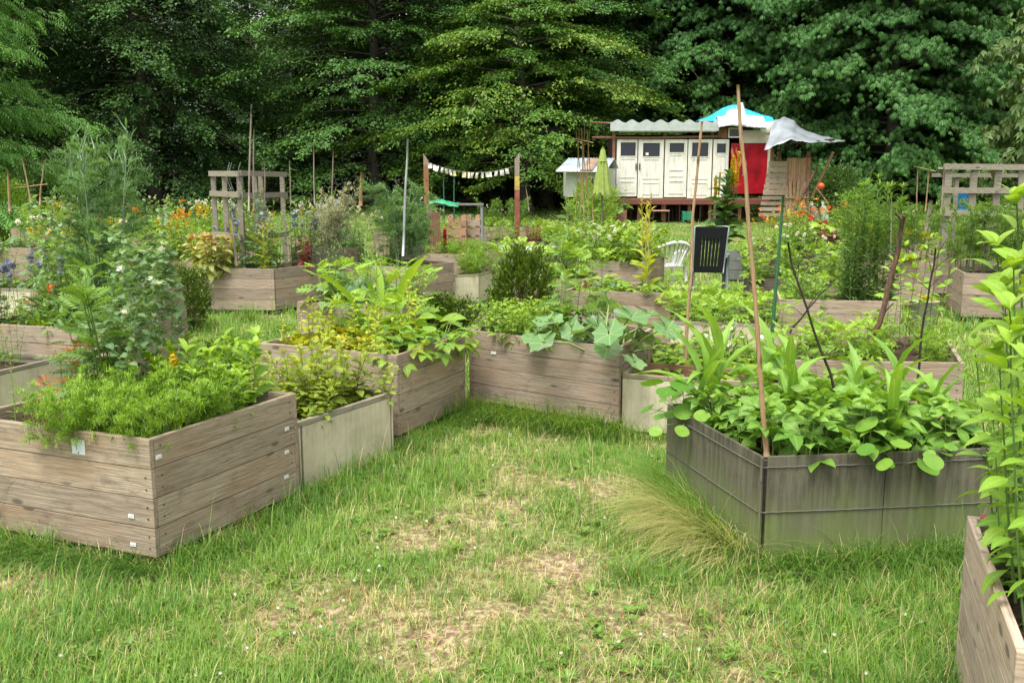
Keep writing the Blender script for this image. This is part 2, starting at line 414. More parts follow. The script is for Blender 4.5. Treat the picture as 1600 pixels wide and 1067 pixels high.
def rosette(leaf, lmat, smat, n=14, pet=(.05, .2), size=(.1, .2), el=(.2, 1.2), spread=.06, r=.004, tilt=-.9, centered=False, jit=.2):
    """leaves on stalks rising from one crown; tilt: how much the blade drops against its stalk"""
    S = Geo(); L = Geo()
    for i in range(n):
        ph = i*2.4+rd(-.3, .3); e = el[0]+(el[1]-el[0])*(i/n)+rd(-jit, jit); pl = rd(*pet)
        q = spread*math.sqrt(rd(0, 1)); b = np.array([q*math.cos(ph), q*math.sin(ph), 0.]); d = hdir(ph, e)
        e2 = e+tilt*.35
        mid = b+d*pl*.55; end = mid+hdir(ph, e2)*pl*.5
        if pl > .03: S.tube([b, mid, end], r, r*.7, n=4, cap=False)
        sz = rd(*size)
        if centered:
            nrm = hdir(ph, PI/2+tilt*.45+rd(-.35, .35)); D = hdir(ph, tilt*.45+rd(-.3, .2))
            L.inst(leaf, [end], [D], [sz], roll=[rd(-.35, .35)])
        else: L.inst(leaf, [end], [hdir(ph+rd(-.3, .3), e+tilt)], [sz], roll=[rd(-.4, .4)])
    d = dict(leaves=L.mesh('leaves', M(lmat)))
    if S.n: d['stems'] = S.mesh('stems', M(smat))
    return d

def feather(H=1.2, n=4, fr=.3, lmat='leaf_fen', smat='stem_blue', spread=.1, lean=.12, fronds=14, hair=110, hl=.05, w=.003, z0=.15, umbel=0, ftaper=.5, r=.007):
    """fennel-like: stems carrying fronds of hair-thin leaflets"""
    S = Geo(); L = Geo(); B = bladeT(2, 1, .3)
    for i in range(n):
        a = rd(0, 6.3); q = spread*math.sqrt(rd(0, 1)); h = H*rd(.7, 1)
        P = curve_pts((q*math.cos(a), q*math.sin(a), 0), a, lean*rd(.3, 1), h)
        S.tube(P, r, r*.4, n=5)
        if H > 1.5:
            for q in range(4):
                t = .86+.045*q; b = interp(P, [t])[0]; d = hdir(rd(0, 6.3), rd(1.0, 1.3)); S.tube([b, b+d*.09, b+d*.17+(0, 0, .03)], r*.8, r*.4, n=5); L.inst(leafT(1, .18, 'oblong', .5, .2), [b+d*.12], [d], [.1], rnd=[.9])
        for j in range(fronds):
            t = z0+(1-z0)*(j+rd(0, .8))/fronds; ph = rd(0, 6.3); e = rd(.15, 1.0)
            fl = fr*(1-ftaper*t)*rd(.7, 1.1); b = interp(P, [min(t, 1)])[0]
            d = hdir(ph, e); k = 5; tt = np.linspace(0, 1, k)[:, None]
            Q = b+d*fl*tt+np.array([0, 0, -1])*fl*.35*tt**2
            S.tube(Q, r*.35, r*.12, n=3, cap=False)
            m = hair; th = np.clip(rd(.15, 1, m)**.8, 0, 1); hp = interp(Q, th)
            hd = d+RNG.normal(0, .75, (m, 3)); hd[:, 2] += .15
            ll = hl*(1.25-.7*th)*rd(.6, 1.4, m)
            L.inst(B, hp, hd, np.stack([np.full(m, w), ll, ll], 1), rnd=rd(0, 1, m))
            # second order tufts
            m2 = hair//2; hp2 = hp[RNG.integers(0, m, m2)]+RNG.normal(0, hl*.45, (m2, 3)); ll = hl*rd(.4, .9, m2)
            L.inst(B, hp2, RNG.normal(0, 1, (m2, 3))+d, np.stack([np.full(m2, w), ll, ll], 1), rnd=rd(0, 1, m2))
    return dict(stems=S.mesh('stems', M(smat)), leaves=L.mesh('leaves', M(lmat)))

def corn(H=.55, n=7, lmat='leaf_corn', W=.055):
    n = random.choice((4, 5, 6))
    S = Geo(); L = Geo()
    S.tube([(0, 0, 0), (.01, 0, H*.3), (0, .01, H*.55)], .012, .007, n=6)
    for i in range(n):
        T = leafT(1, W/.45, [.45, .8, 1, 1, .95, .85, .65, .4, .04], .6, rd(.45, 1.1), wave=.06)
        ph = i*PI+rd(-.7, .7); e = 1.0+.45*i/n+rd(-.1, .1); sz = .45*rd(.75, 1.15)*(H/.55)
        L.inst(T, [(0, 0, H*.08+H*.45*i/n)], [hdir(ph, e)], [sz], rnd=[rd(0, 1)])
    return dict(stem=S.mesh('stem', M('stem_pale')), leaves=L.mesh('leaves', M(lmat)))

def bush(R=(.35, .35, .4), n=4200, lmat='leaf_box', size=.022, T=None, clumps=26, inner=.35):
    """clipped shrub: small leaves gathered in many little sprays over a twig frame"""
    S = Geo(); L = Geo(); T = T or leafT(1, .55, 'ovate', .2, .3, rows=3)
    R = np.array(R)
    nc = clumps*8; d = RNG.normal(0, 1, (nc, 3)); d /= np.linalg.norm(d, axis=1)[:, None]
    c = d*(rd(inner, 1.0, nc)**.6)[:, None]; c *= (1+.1*np.sin(7*d[:, :1]+3*d[:, 2:]+1)); C = c*R+np.array([0, 0, R[2]*1.02])
    for p in C[::5]:
        S.tube([(p[0]*.1, p[1]*.1, 0), (p[0]*.5, p[1]*.5, p[2]*.45), p], .006, .0015, n=3, cap=False)
    k = n//nc; idx = np.repeat(np.arange(nc), k)
    dd = d[idx]+np.array([0, 0, .6]); off = RNG.normal(0, 1, (len(idx), 3))*R.mean()*.06+dd*rd(-.1, .12, len(idx))[:, None]*R.mean()
    pos = C[idx]+off; pos[:, 2] = np.maximum(pos[:, 2], .02)
    L.inst(T, pos, dd+RNG.normal(0, .6, (len(idx), 3)), size*rd(.7, 1.3, len(idx)), roll=rd(-1, 1, len(idx)), rnd=np.clip(rd(0, .9, len(idx))*.6+.4*np.repeat(rd(0, 1, nc), k), 0, 1))
    return dict(branches=S.mesh('branches', M('stem_brown')), leaves=L.mesh('leaves', M(lmat)))

def clump(n=40, H=.4, W=.012, lmat='leaf_mid', spread=.08, lean=.6, flower=None, fmat=None, nf=8, fH=1.15, fs=.05, smat='stem_green', curve=.7):
    """tuft of strap leaves with optional flowers on thin stems"""
    L = Geo(); B = bladeT(5, 1, curve); d = {}
    ph = rd(0, 6.3, n); q = spread*np.sqrt(rd(0, 1, n)); pos = np.stack([q*np.cos(ph), q*np.sin(ph), np.zeros(n)], 1)
    ll = H*rd(.6, 1.1, n); L.inst(B, pos, hdir(ph, PI/2-rd(0, lean, n)), np.stack([np.full(n, W), ll, ll], 1))
    if flower:
        S = Geo(); FL = []
        for i in range(nf):
            a = rd(0, 6.3); P = curve_pts((spread*.6*math.cos(a), spread*.6*math.sin(a), 0), a, rd(.05, .35), H*fH*rd(.7, 1.1))
            S.tube(P, .0035, .002, n=4); D = hdir(a, rd(.2, 1.3)); FL.append(Geo().inst(flower, [P[-1]], [D], [fs*rd(.8, 1.2)]).mesh('flower', M(fmat)))
        d = dict(stems=S.mesh('stems', M(smat)), flowers=FL)
    d['leaves'] = L.mesh('leaves', M(lmat)); return d

def vine(H=1.0, n=5, spread=.12, lmat='leaf_blue', leaf=None, size=.047, flower=None, lean=.5, smat='stem_pale', gap=.05):
    leaf = leaf or leafT(1, .75, 'ovate', .1, .4)
    S = Geo(); L = Geo(); FF = []
    for i in range(n):
        a = rd(0, 6.3); k = 16; t = np.linspace(0, 1, k); h = H*rd(.6, 1)
        x = spread*math.cos(a)+np.cumsum(rd(-.05, .05, k)); y = spread*math.sin(a)+np.cumsum(rd(-.05, .05, k))
        z = h*np.minimum(t*1.15, 1)-np.maximum(0, t-.8)*lean*h
        P = np.stack([x, y, z], 1); S.tube(P, .0035, .0018, n=4, cap=False)
        m = int(h/gap)*2; tt = np.linspace(.03, 1, m); ph = rd(0, 6.3, m); D = hdir(ph, rd(-.5, .8, m)); b = interp(P, tt)
        L.inst(leaf, b+D*.01, D, size*rd(.7, 1.2, m), roll=rd(-.8, .8, m))
        L.inst(leaf, b+D*.01, D*np.array([-1, -1, 1]), size*rd(.7, 1.2, m), roll=rd(-.8, .8, m))
        for q in range(6):   # tendrils
            b0 = interp(P, [rd(.2, 1)])[0]; dd = hdir(rd(0, 6.3), rd(0, 1)); s = np.linspace(0, 1, 9)[:, None]
            S.tube(b0+dd*s*.12+np.concatenate([.012*np.sin(s*12), .012*np.cos(s*12), -.04*s*s], 1), .001, n=3, cap=False)
        if flower:
            for q in range(2): FF.append(Geo().inst(flower, interp(P, [rd(.4, 1)]), hdir(rd(0, 6.3, 1), rd(0, 1, 1)), .032).mesh('flower', M('petal_white')))
    d = dict(stems=S.mesh('stems', M(smat)), leaves=L.mesh('leaves', M(lmat)))
    if flower: d['flowers'] = FF
    return d

# ------------------------------------------------------------------ the kinds
KINDS = {}
def build_kinds():
    ov = leafT(1, .5, 'ovate', .2, .55); ovb = leafT(1, .62, 'ovate', .15, .45); la = leafT(1, .3, 'lance', .25, .5)
    na = leafT(1, .13, 'lance', .3, .6, rows=4); ht = leafT(1, .8, 'heart', .12, .5); ob = leafT(1, .34, 'oblong', .3, .55)
    bigob = leafT(1, .36, 'oblong', .25, .7, wave=.04, rows=9); lett = leafT(1, .7, 'spoon', .2, .5, wave=.12, rows=8)
    toothed = leafT(1, .55, [.12, .7, .85, 1, .82, .9, .62, .68, .4, .3, .04], .15, .5)
    trifo = mergeT([(ovb, rotz(a) @ rotx(-.1), (0, 0, 0), 1) for a in (-1.25, 0, 1.25)])
    penta = mergeT([(leafT(1, .42, 'ovate', .15, .4, rows=4), rotz(a), (0, 0, 0), 1-.15*abs(a)) for a in (-1.7, -.85, 0, .85, 1.7)])
    pin = pinnateT(4, 1, .18, .42); pinf = pinnateT(7, 1, .10, .30, sub=3)
    marrow = discT(0, 7, .17, .18, True, .10); nast = discT(14, 0, 0, .10, False, .05)
    daisy = flowerT(10, 1, .3, .1, .1); star = flowerT(6, 1, .42, .55, .5); cup = flowerT(5, 1, .95, .7, .1); dot = flowerT(4, 1, .9, .3, .3)
    K = KINDS
    def k(name, fn, nv=2): K[name] = dict(fn=fn, nv=nv, built=[])
    k('fennel_plant', lambda: feather(1.78, 5, .42, fronds=16, hair=250, hl=.075, w=.0036, spread=.15, lean=.10, z0=.08, ftaper=.45, r=.009), 1)
    k('dill_plant', lambda: feather(1.15, 8, .30, fronds=13, hair=130, hl=.06, w=.0042, spread=.06, lean=.36, z0=.36, ftaper=.2), 2)
    k('carrot_plant', lambda: feather(.30, 9, .16, 'leaf_fresh', 'stem_pale', fronds=5, hair=60, hl=.03, w=.0028, spread=.07, lean=.5, z0=.2, r=.002), 3)
    k('chamomile_plant', lambda: feather(.36, 11, .14, 'leaf_fresh', 'stem_pale', fronds=7, hair=44, hl=.036, w=.0036, spread=.13, lean=.45, z0=.1, r=.002), 3)
    k('wormwood_plant', lambda: feather(1.0, 11, .2, 'leaf_silver', 'stem_blue', fronds=16, hair=26, hl=.05, w=.008, spread=.14, lean=.3, z0=.35, r=.004), 2)
    k('asparagus_plant', lambda: feather(1.0, 6, .3, 'leaf_mid', 'stem_green', fronds=14, hair=60, hl=.06, w=.006, spread=.2, lean=.35, z0=.2), 2)
    k('sunchoke_plant', lambda: stalks(leafT(1, .46, 'ovate', .12, .5, rows=8), 'leaf_fresh', 'stem_green', n=1, H=1.5, spread=.0, gap=.12, per=2, size=(.20, .15), z0=.16, lean=.08, r=.009, el=(-.35, .75), top=6, pet=.035, hv=.1), 4)
    k('nettle_plant', lambda: stalks(toothed, 'leaf_bright', 'stem_green', n=7, H=.26, spread=.12, gap=.032, size=(.085, .045), lean=.3, r=.003, top=5, pet=.012), 3)
    k('mint_plant', lambda: stalks(ovb, 'leaf_olive', 'stem_brown', n=7, H=.40, spread=.15, gap=.04, size=(.10, .055), lean=.35, r=.0028, top=5, pet=.012), 3)
    k('basil_plant', lambda: stalks(ovb, 'leaf_mid', 'stem_green', n=7, H=.3, spread=.12, gap=.04, size=(.07, .04), lean=.3, r=.003, top=4), 3)
    k('bean_plant', lambda: stalks(trifo, 'leaf_bean', 'stem_pale', n=3, H=.3, spread=.07, gap=.055, per=1, size=(.115, .075), lean=.3, r=.003, el=(.1, .6), twist=2.4, pet=.07, jit=.4, top=2), 4)
    k('potato_plant', lambda: stalks(pin, 'leaf_fresh', 'stem_pale', n=5, H=.36, spread=.12, gap=.055, per=1, size=(.2, .13), lean=.5, r=.005, twist=2.4, el=(-.1, .8), top=3, pet=.02), 3)
    k('tomato_plant', lambda: stalks(pin, 'leaf_mid', 'stem_green', n=3, H=.75, spread=.08, gap=.07, per=1, size=(.24, .13), lean=.25, r=.006, twist=2.4, el=(-.3, .6), top=3, pet=.02), 3)
    k('strawberry_plant', lambda: rosette(trifo, 'leaf_bright', 'stem_pale', n=15, pet=(.06, .16), size=(.055, .085), el=(.15, 1.2), r=.002, tilt=-.7), 3)
    k('marrow_plant', lambda: rosette(marrow, 'leaf_marrow', 'stem_pale', n=10, pet=(.15, .38), size=(.07, .125), el=(.35, 1.25), r=.008, tilt=-1.0, centered=True), 3)
    k('nasturtium_plant', lambda: rosette(nast, 'leaf_bean', 'stem_pale', n=15, pet=(.08, .22), size=(.022, .06), el=(.2, 1.4), r=.002, tilt=-.8, centered=True, spread=.1), 3)
    k('corn_plant', lambda: corn(.50, 6, W=.062), 4)
    k('lettuce_plant', lambda: rosette(lett, 'leaf_yel', 'stem_pale', n=16, pet=(.0, .02), size=(.1, .17), el=(.3, 1.4), tilt=0, spread=.03), 3)
    k('bolting_lettuce', lambda: stalks(leafT(1, .5, 'oblong', .2, .6, wave=.06), 'leaf_yel', 'stem_pale', n=2, H=.62, spread=.05, gap=.035, per=1, size=(.15, .03), z0=.05, lean=.12, r=.006, twist=2.4, el=(.1, .9), top=3, pet=.0), 4)
    k('green_salad', lambda: rosette(leafT(1, .42, 'spoon', .2, .6, wave=.1, rows=8), 'leaf_bright', 'stem_pale', n=16, pet=(.02, .06), size=(.1, .19), el=(.2, 1.4), tilt=-.1, spread=.05), 3)
    k('comfrey_plant', lambda: stalks(leafT(1, .34, 'oblong', .25, .55, wave=.03), 'leaf_fresh', 'stem_pale', n=15, H=.40, spread=.22, gap=.05, per=2, size=(.17, .10), z0=.06, lean=.35, r=.005, el=(.1, .9), top=6, pet=.01), 2)
    k('horseradish_plant', lambda: rosette(leafT(1, .17, 'oblong', .4, .35, wave=.03, rows=10), 'leaf_fresh', 'stem_pale', n=5, pet=(.1, .2), size=(.32, .5), el=(1.05, 1.5), tilt=-.08, spread=.06, r=.007), 1)
    k('cabbage_plant', lambda: rosette(leafT(1, .8, 'spoon', .2, .7, wave=.08, rows=8), 'leaf_blue', 'stem_blue', n=16, pet=(.05, .12), size=(.15, .24), el=(.1, 1.3), tilt=-.3, spread=.05), 2)
    k('chard_plant', lambda: rosette(leafT(1, .5, 'oblong', .2, .6, wave=.12, rows=8), 'leaf_purple', 'stem_red', n=9, pet=(.08, .15), size=(.09, .14), el=(.5, 1.4), tilt=-.2, r=.004), 2)
    k('rhubarb_plant', lambda: rosette(leafT(1, .95, 'heart', .1, .6, wave=.05, rows=8), 'leaf_fresh', 'stem_red', n=15, pet=(.25, .45), size=(.26, .38), el=(.35, 1.3), tilt=-.9, r=.01, spread=.1), 2)
    k('marigold_plant', lambda: stalks(pinf, 'leaf_lily', 'stem_green', n=6, H=.62, spread=.13, gap=.045, per=2, size=(.17, .1), lean=.25, r=.005, el=(.0, .8), top=4), 2)
    k('autumn_plant', lambda: stalks(pinf, 'leaf_orange', 'stem_red', n=3, H=.36, spread=.06, gap=.05, per=2, size=(.14, .08), lean=.3, r=.003, top=3), 2)
    k('lily_plant', lambda: stalks(na, 'leaf_lily', 'stem_green', n=7, H=1.25, spread=.12, gap=.013, per=1, size=(.17, .11), z0=.03, lean=.08, r=.006, el=(.2, .75), twist=2.4, top=16, pet=.0, hv=.22), 3)
    k('lily_shoot', lambda: stalks(leafT(1, .15, 'lance', .3, .5, rows=4), 'leaf_bright', 'stem_pale', n=1, H=.62, spread=.0, gap=.013, per=1, size=(.085, .05), z0=.05, lean=.05, r=.005, el=(.1, .7), twist=2.4, top=10, pet=.0), 3)
    k('mullein_plant', lambda: stalks(leafT(1, .42, 'oblong', .2, .6, wave=.04), 'leaf_dark', 'stem_green', n=1, H=1.5, spread=0, gap=.028, per=1, size=(.62, .2), z0=.03, lean=.03, r=.02, el=(.15, .8), twist=2.4, pet=.0, hv=0), 1)
    k('mullein_spike', lambda: stalks(leafT(1, .4, 'oblong', .2, .6), 'leaf_mid', 'stem_green', n=3, H=1.15, spread=.14, gap=.06, per=1, size=(.12, .03), z0=.05, lean=.1, r=.012, el=(.3, .9), twist=2.4, pet=0, flower=cup, fmat='petal_yellow', fsize=.045, fn=110, ftop=.62), 1)
    k('amaranth_plant', lambda: stalks(ov, 'leaf_red', 'stem_red', n=4, H=.6, spread=.1, gap=.045, size=(.14, .06), lean=.2, r=.005, top=6), 2)
    k('pink_spire', lambda: stalks(ov, 'leaf_purple', 'stem_red', n=1, H=.62, spread=.0, gap=.05, size=(.1, .04), lean=.03, r=.006, flower=cup, fmat='petal_pink', fsize=.05, fn=60, ftop=.6), 1)
    k('coleus_plant', lambda: stalks(toothed, 'leaf_coleus', 'stem_red', n=15, H=.46, spread=.2, gap=.045, size=(.16, .12), lean=.35, r=.004, top=6, el=(-.6, .3)), 2)
    k('herb_plant', lambda: stalks(penta, 'leaf_bright', 'stem_green', n=6, H=.45, spread=.14, gap=.05, per=1, size=(.11, .06), lean=.4, r=.003, twist=2.4, pet=.04, top=3), 3)
    k('pale_herb', lambda: stalks(penta, 'leaf_fresh', 'stem_pale', n=6, H=.5, spread=.16, gap=.05, per=1, size=(.11, .06), lean=.4, r=.003, twist=2.4, pet=.05, top=3, flower=daisy, fmat='petal_white', fsize=.02, fn=4), 3)
    k('tall_weed', lambda: stalks(la, 'leaf_mid', 'stem_green', n=5, H=.9, spread=.14, gap=.045, per=1, size=(.13, .05), lean=.25, r=.004, twist=2.4, el=(0, .9), top=3), 3)
    k('sage_plant', lambda: stalks(ob, 'leaf_blue', 'stem_blue', n=8, H=.4, spread=.15, gap=.035, size=(.09, .05), lean=.4, r=.003, top=4), 2)
    k('daylily_plant', lambda: clump(60, .6, .02, 'leaf_mid', .12, .7, star, 'petal_orange', 5, 1.3, .07), 2)
    k('poppy_plant', lambda: clump(45, .42, .02, 'leaf_mid', .12, .8, cup, 'petal_red', 4, 1.35, .05), 2)
    k('daisy_plant', lambda: clump(60, .35, .016, 'leaf_bright', .14, .8, daisy, 'petal_white', 16, 1.2, .035), 2)
    k('calendula_plant', lambda: clump(40, .26, .024, 'leaf_bright', .1, .9, daisy, 'petal_orange', 5, 1.2, .035), 1)
    k('bellflower_plant', lambda: stalks(la, 'leaf_mid', 'stem_green', n=4, H=.72, spread=.1, gap=.07, per=1, size=(.1, .04), lean=.15, r=.003, twist=2.4, flower=cup, fmat='petal_blue', fsize=.045, fn=4, ftop=.25), 2)
    k('thistle_plant', lambda: stalks(leafT(1, .3, [.3, 1, .5, 1, .45, .8, .3, .04], .3, .6), 'leaf_blue', 'stem_blue', n=4, H=.9, spread=.1, gap=.08, per=1, size=(.2, .07), lean=.15, r=.005, twist=2.4, flower=dot, fmat='petal_grey', fsize=.04, fn=5, ftop=.2), 2)
    k('yarrow_plant', lambda: stalks(pinf, 'leaf_mid', 'stem_green', n=6, H=.75, spread=.16, gap=.09, per=1, size=(.18, .07), lean=.25, r=.003, twist=2.4, flower=dot, fmat='petal_white', fsize=.022, fn=22, ftop=.04), 2)
    k('yellow_flower_plant', lambda: stalks(la, 'leaf_yel', 'stem_pale', n=7, H=.7, spread=.14, gap=.05, per=1, size=(.11, .04), lean=.3, r=.003, twist=2.4, flower=dot, fmat='petal_yellow', fsize=.025, fn=8, ftop=.15), 2)
    k('bolting_rocket', lambda: stalks(la, 'leaf_yel', 'stem_dry', n=3, H=1.25, spread=.05, gap=.05, per=1, size=(.22, .05), z0=.02, lean=.06, r=.007, twist=2.4, el=(.6, 1.1), flower=dot, fmat='petal_yellow', fsize=.015, fn=30, ftop=.5), 1)
    k('wild_shoot', lambda: stalks(ovb, 'leaf_fresh', 'stem_brown', n=2, H=1.0, spread=.1, gap=.1, per=2, size=(.12, .08), z0=.35, lean=.15, r=.004, pet=.02, top=2), 2)
    k('pea_plant', lambda: vine(1.1, 5, .14, flower=cup), 2)
    k('bindweed_vine', lambda: vine(.9, 3, .1, 'leaf_bright', leafT(1, .8, 'heart', .1, .4), .06), 2)
    k('dark_shrub', lambda: bush((.45, .45, .42), 13000, 'leaf_box', .036, clumps=60, inner=.5), 1)
    k('box_bush', lambda: bush((.27, .27, .33), 15000, 'leaf_box', .03, clumps=60, inner=.55), 1)
    k('low_box_bush', lambda: bush((.42, .32, .2), 13000, 'leaf_box', .03, clumps=60), 1)
    k('leafy_shrub', lambda: bush((.9, .8, .85), 6000, 'leaf_bright', .075, clumps=40, inner=.5), 2)
    k('wild_shrub', lambda: bush((1.0, .9, .8), 5200, 'leaf_dark', .11, leafT(1, .35, 'lance', .2, .5, rows=4), 36, .5), 2)
    k('grass_tuft', lambda: clump(90, .38, .006, 'leaf_mid', .09, .9), 3)
    k('blond_tuft', lambda: clump(140, .5, .004, 'leaf_dry', .12, 1.2, curve=.9), 2)
    k('ground_weed', lambda: rosette(leafT(1, .35, 'oblong', .1, .3), 'leaf_mid', 'stem_pale', n=9, pet=(0, .01), size=(.06, .1), el=(.05, .5), tilt=0, spread=.01), 2)

NICE = {}
def plant(kind, loc, s=1., rz=None, label=None, cat=None, group=None, v=None, sz=None, tilt=None):
    K = KINDS[kind]
    if v is None: v = random.randrange(K['nv'])
    while len(K['built']) <= v: K['built'].append([K['fn'](), False])
    meshes = K['built'][v][0]
    rz = random.uniform(0, 6.28) if rz is None else rz
    o = bpy.data.objects.new(kind, None); COL.objects.link(o); o.empty_display_size = .1
    o.location = loc; o.rotation_euler = (0, 0, rz)
    if tilt: o.rotation_euler = (tilt[0], tilt[1], rz)
    o.scale = (s, s, s*(sz or 1))
    for pn, me in meshes.items():
        for m1 in (me if isinstance(me, list) else [me]):
            c = bpy.data.objects.new(m1.name.split('.')[0], m1); COL.objects.link(c); c.parent = o
    tag(o, label or 'green plant', cat or kind.replace('_', ' ').split()[-1], group)
    return o
# ------------------------------------------------------------------ value noise for placing things
def vn(x, y, sc, seed=0):
    x = np.asarray(x)*sc; y = np.asarray(y)*sc
    xi = np.floor(x).astype(np.int64); yi = np.floor(y).astype(np.int64); fx = x-xi; fy = y-yi
    fx = fx*fx*(3-2*fx); fy = fy*fy*(3-2*fy)
    def h(a, b):
        n = (a*374761393+b*668265263+seed*1442695041) & 0xffffffff
        n = ((n ^ (n >> 13))*1274126177) & 0xffffffff
        return ((n ^ (n >> 16)) & 0xffff)/65535.
    return (h(xi, yi)*(1-fx)+h(xi+1, yi)*fx)*(1-fy)+(h(xi, yi+1)*(1-fx)+h(xi+1, yi+1)*fx)*fy
def fbm(x, y, sc, seed=0): return .55*vn(x, y, sc, seed)+.3*vn(x, y, sc*2.3, seed+1)+.15*vn(x, y, sc*5.1, seed+2)

# ------------------------------------------------------------------ raised beds
BEDS = {}
def nrm(a): return a/np.linalg.norm(a)
class Bed: pass
def make_bed(key, C, R, L, top, kind, label, z0=.05, group='raised garden beds', n=4, name='raised_bed', plates=(), soil=.07, th=.028, extra=None, bev=True):
    C, R, L = [np.array(p, float) for p in (C, R, L)]
    X = L+R-C; gzz = float(gz(*C))
    b = Bed(); b.C, b.R, b.L, b.top = C, R, L, top+gzz; b.soil = top-soil+gzz; b.X = X; b.key = key
    BEDS[key] = b
    ctr = (L+R)/2
    root = empty(name, (ctr[0], ctr[1], gzz), 0, label, 'raised bed' if name == 'raised_bed' else 'bed', group)
    mat = dict(groove=M('wood_groove'), wood=M('wood_board'), dark=M('wood_dark'), pale=M('ply_pale'), slate=M('ply_slate'), fresh=M('wood_near'))[kind]
    sides = [(C, L), (L, X), (X, R), (R, C)]
    area = (L-C)[0]*(R-C)[1]-(L-C)[1]*(R-C)[0]
    for i, (P, Q) in enumerate(sides):
        d = nrm(Q-P); nin = np.array([d[1], -d[0]])
        if np.dot(nin, ctr-(P+Q)/2) < 0: nin = -nin
        ln = np.linalg.norm(Q-P); sgn = 1 if (np.cross(np.append(d, 0), np.append(nin, 0))[2] > 0) else -1
        g = Geo(); t0 = 0 if i % 2 == 0 else th+.002; t1 = ln if i % 2 == 0 else ln-th-.002
        if kind in ('pale', 'slate'):
            h = top-z0
            if kind == 'slate':
                m = 2
                for q in range(m):
                    a0 = t0+(t1-t0)*q/m+(.0015 if q else 0); a1 = t0+(t1-t0)*(q+1)/m-(.0015 if q < m-1 else 0)
                    g.box(((a0+a1)/2, sgn*th/4, z0+h/2), (a1-a0, th/2, h), rnd=random.random())
            else:
                g.box(((t0+t1)/2, sgn*th/4, z0+(h-.035)/2), (t1-t0, th/2, h-.035), rnd=random.random())
                g.box(((t0+t1)/2, sgn*th*.5, z0+h-.0165), (t1-t0, th*1.15, .033), 1, rnd=random.random())
        else:
            bh = (top-z0)/n
            for q in range(n):
                jit = random.uniform(-.0015, .0015)
                g.box(((t0+t1)/2, sgn*(th/2+jit), z0+bh*(q+.5)), (t1-t0, th, bh-.004), rnd=random.random())
        if kind in ('groove', 'wood') and bev and i in (0, 3):
            for q in range(n):
                for zz in (.3, .7):
                    for xx in (t0+.035, t1-.035):
                        z = z0+(top-z0)/n*(q+zz); g.tube([(xx, -sgn*.001, z), (xx, sgn*.004, z)], .0035, n=6, mi=2)
        p = ob('side_panel', g.mesh('side_panel', [mat, M('wood_rim'), plain('screw', (.05, .04, .035), .5, metal=.6)]), root, (P[0]-ctr[0], P[1]-ctr[1], 0), math.atan2(d[1], d[0]), bevel=.003 if bev else 0)


        for (side, u, z, w, hgt, mt) in plates:
            if side == i:
                s = Geo(); s.box((u*ln, -sgn*.003, z), (w, .004, hgt)); 
                for dz in ((-1, 1) if w > .05 else ()): s.box((u*ln, -sgn*.006, z+dz*hgt*.38), (.006, .003, .006), 1)
                if w > .05:
                    for k in range(4): s.box((u*ln+random.uniform(-.004, .004), -sgn*.0056, z+.012-k*.009), (w*random.uniform(.35, .62), .001, .0022), 2)
                if w < .05: s.box((u*ln, -sgn*.0056, z), (w*.6, .001, hgt*.35), 2)
                ob('name_plate', s.mesh('name_plate', [M(mt), plain('screw', (.05, .04, .035), .5), plain('faded_print', (.45, .52, .58))]), p)
    # corner battens inside
    for P in (C, R, L, X):
        g = Geo()
        q = ctr+(P-ctr)*(1-.075/np.linalg.norm(P-ctr)*1.0)-ctr
        g.box((q[0], q[1], (top-.03)/2), (.045, .045, top-.03), rnd=random.random())
        ob('corner_post', g.mesh('corner_post', M('wood_dark')), root)
    if z0 > .02:
        for t in (.06, .94):
            for w in (.05, .95):
                g = Geo(); q = C+(R-C)*t+(L-C)*w-ctr; q = q*.97; g.box((q[0], q[1], z0/2), (.12, .12, z0-.004), rnd=random.random()); ob('foot_block', g.mesh('foot_block', M('wood_dark')), root)
    # soil
    k = 14; s_, t_ = np.meshgrid(np.linspace(.03, .97, k), np.linspace(.03, .97, k), indexing='ij')
    W = C+s_[..., None]*(R-C)+t_[..., None]*(L-C)-ctr
    z = top-soil+.035*(fbm(W[..., 0]+C[0]*3, W[..., 1], 4, 3)-.5)
    V = np.concatenate([W, z[..., None]], -1).reshape(-1, 3); i, j = np.meshgrid(range(k-1), range(k-1), indexing='ij'); a = (i*k+j).ravel()
    g = Geo(); F = np.stack([a, a+1, a+k+1, a+k], 1)
    if area > 0: F = F[:, ::-1]
    g.add(V, F[:, ::-1])
    ob('soil', g.mesh('soil', M('soil')), root)
    if extra: extra(root, b, ctr)
    return root
def inbed(b, s, t, dz=0.):
    p = b.C+s*(b.R-b.C)+t*(b.L-b.C); return (p[0], p[1], b.soil+dz)
def fill(key, kind, n, s=(.12, .88), t=(.1, .9), sc=(.85, 1.15), label=None, group=None, dz=-.01, cat=None, szz=None):
    b = BEDS[key]; pts = []
    for q in range(n):
        best = None
        for _ in range(12):
            c = (random.uniform(*s), random.uniform(*t)); d = min([math.hypot(c[0]-e[0], c[1]-e[1]) for e in pts] or [9])
            if best is None or d > best[0]: best = (d, c)
        pts.append(best[1])
    for c in pts: plant(kind, inbed(b, c[0], c[1], dz), random.uniform(*sc), None, label, cat, group, sz=szz)

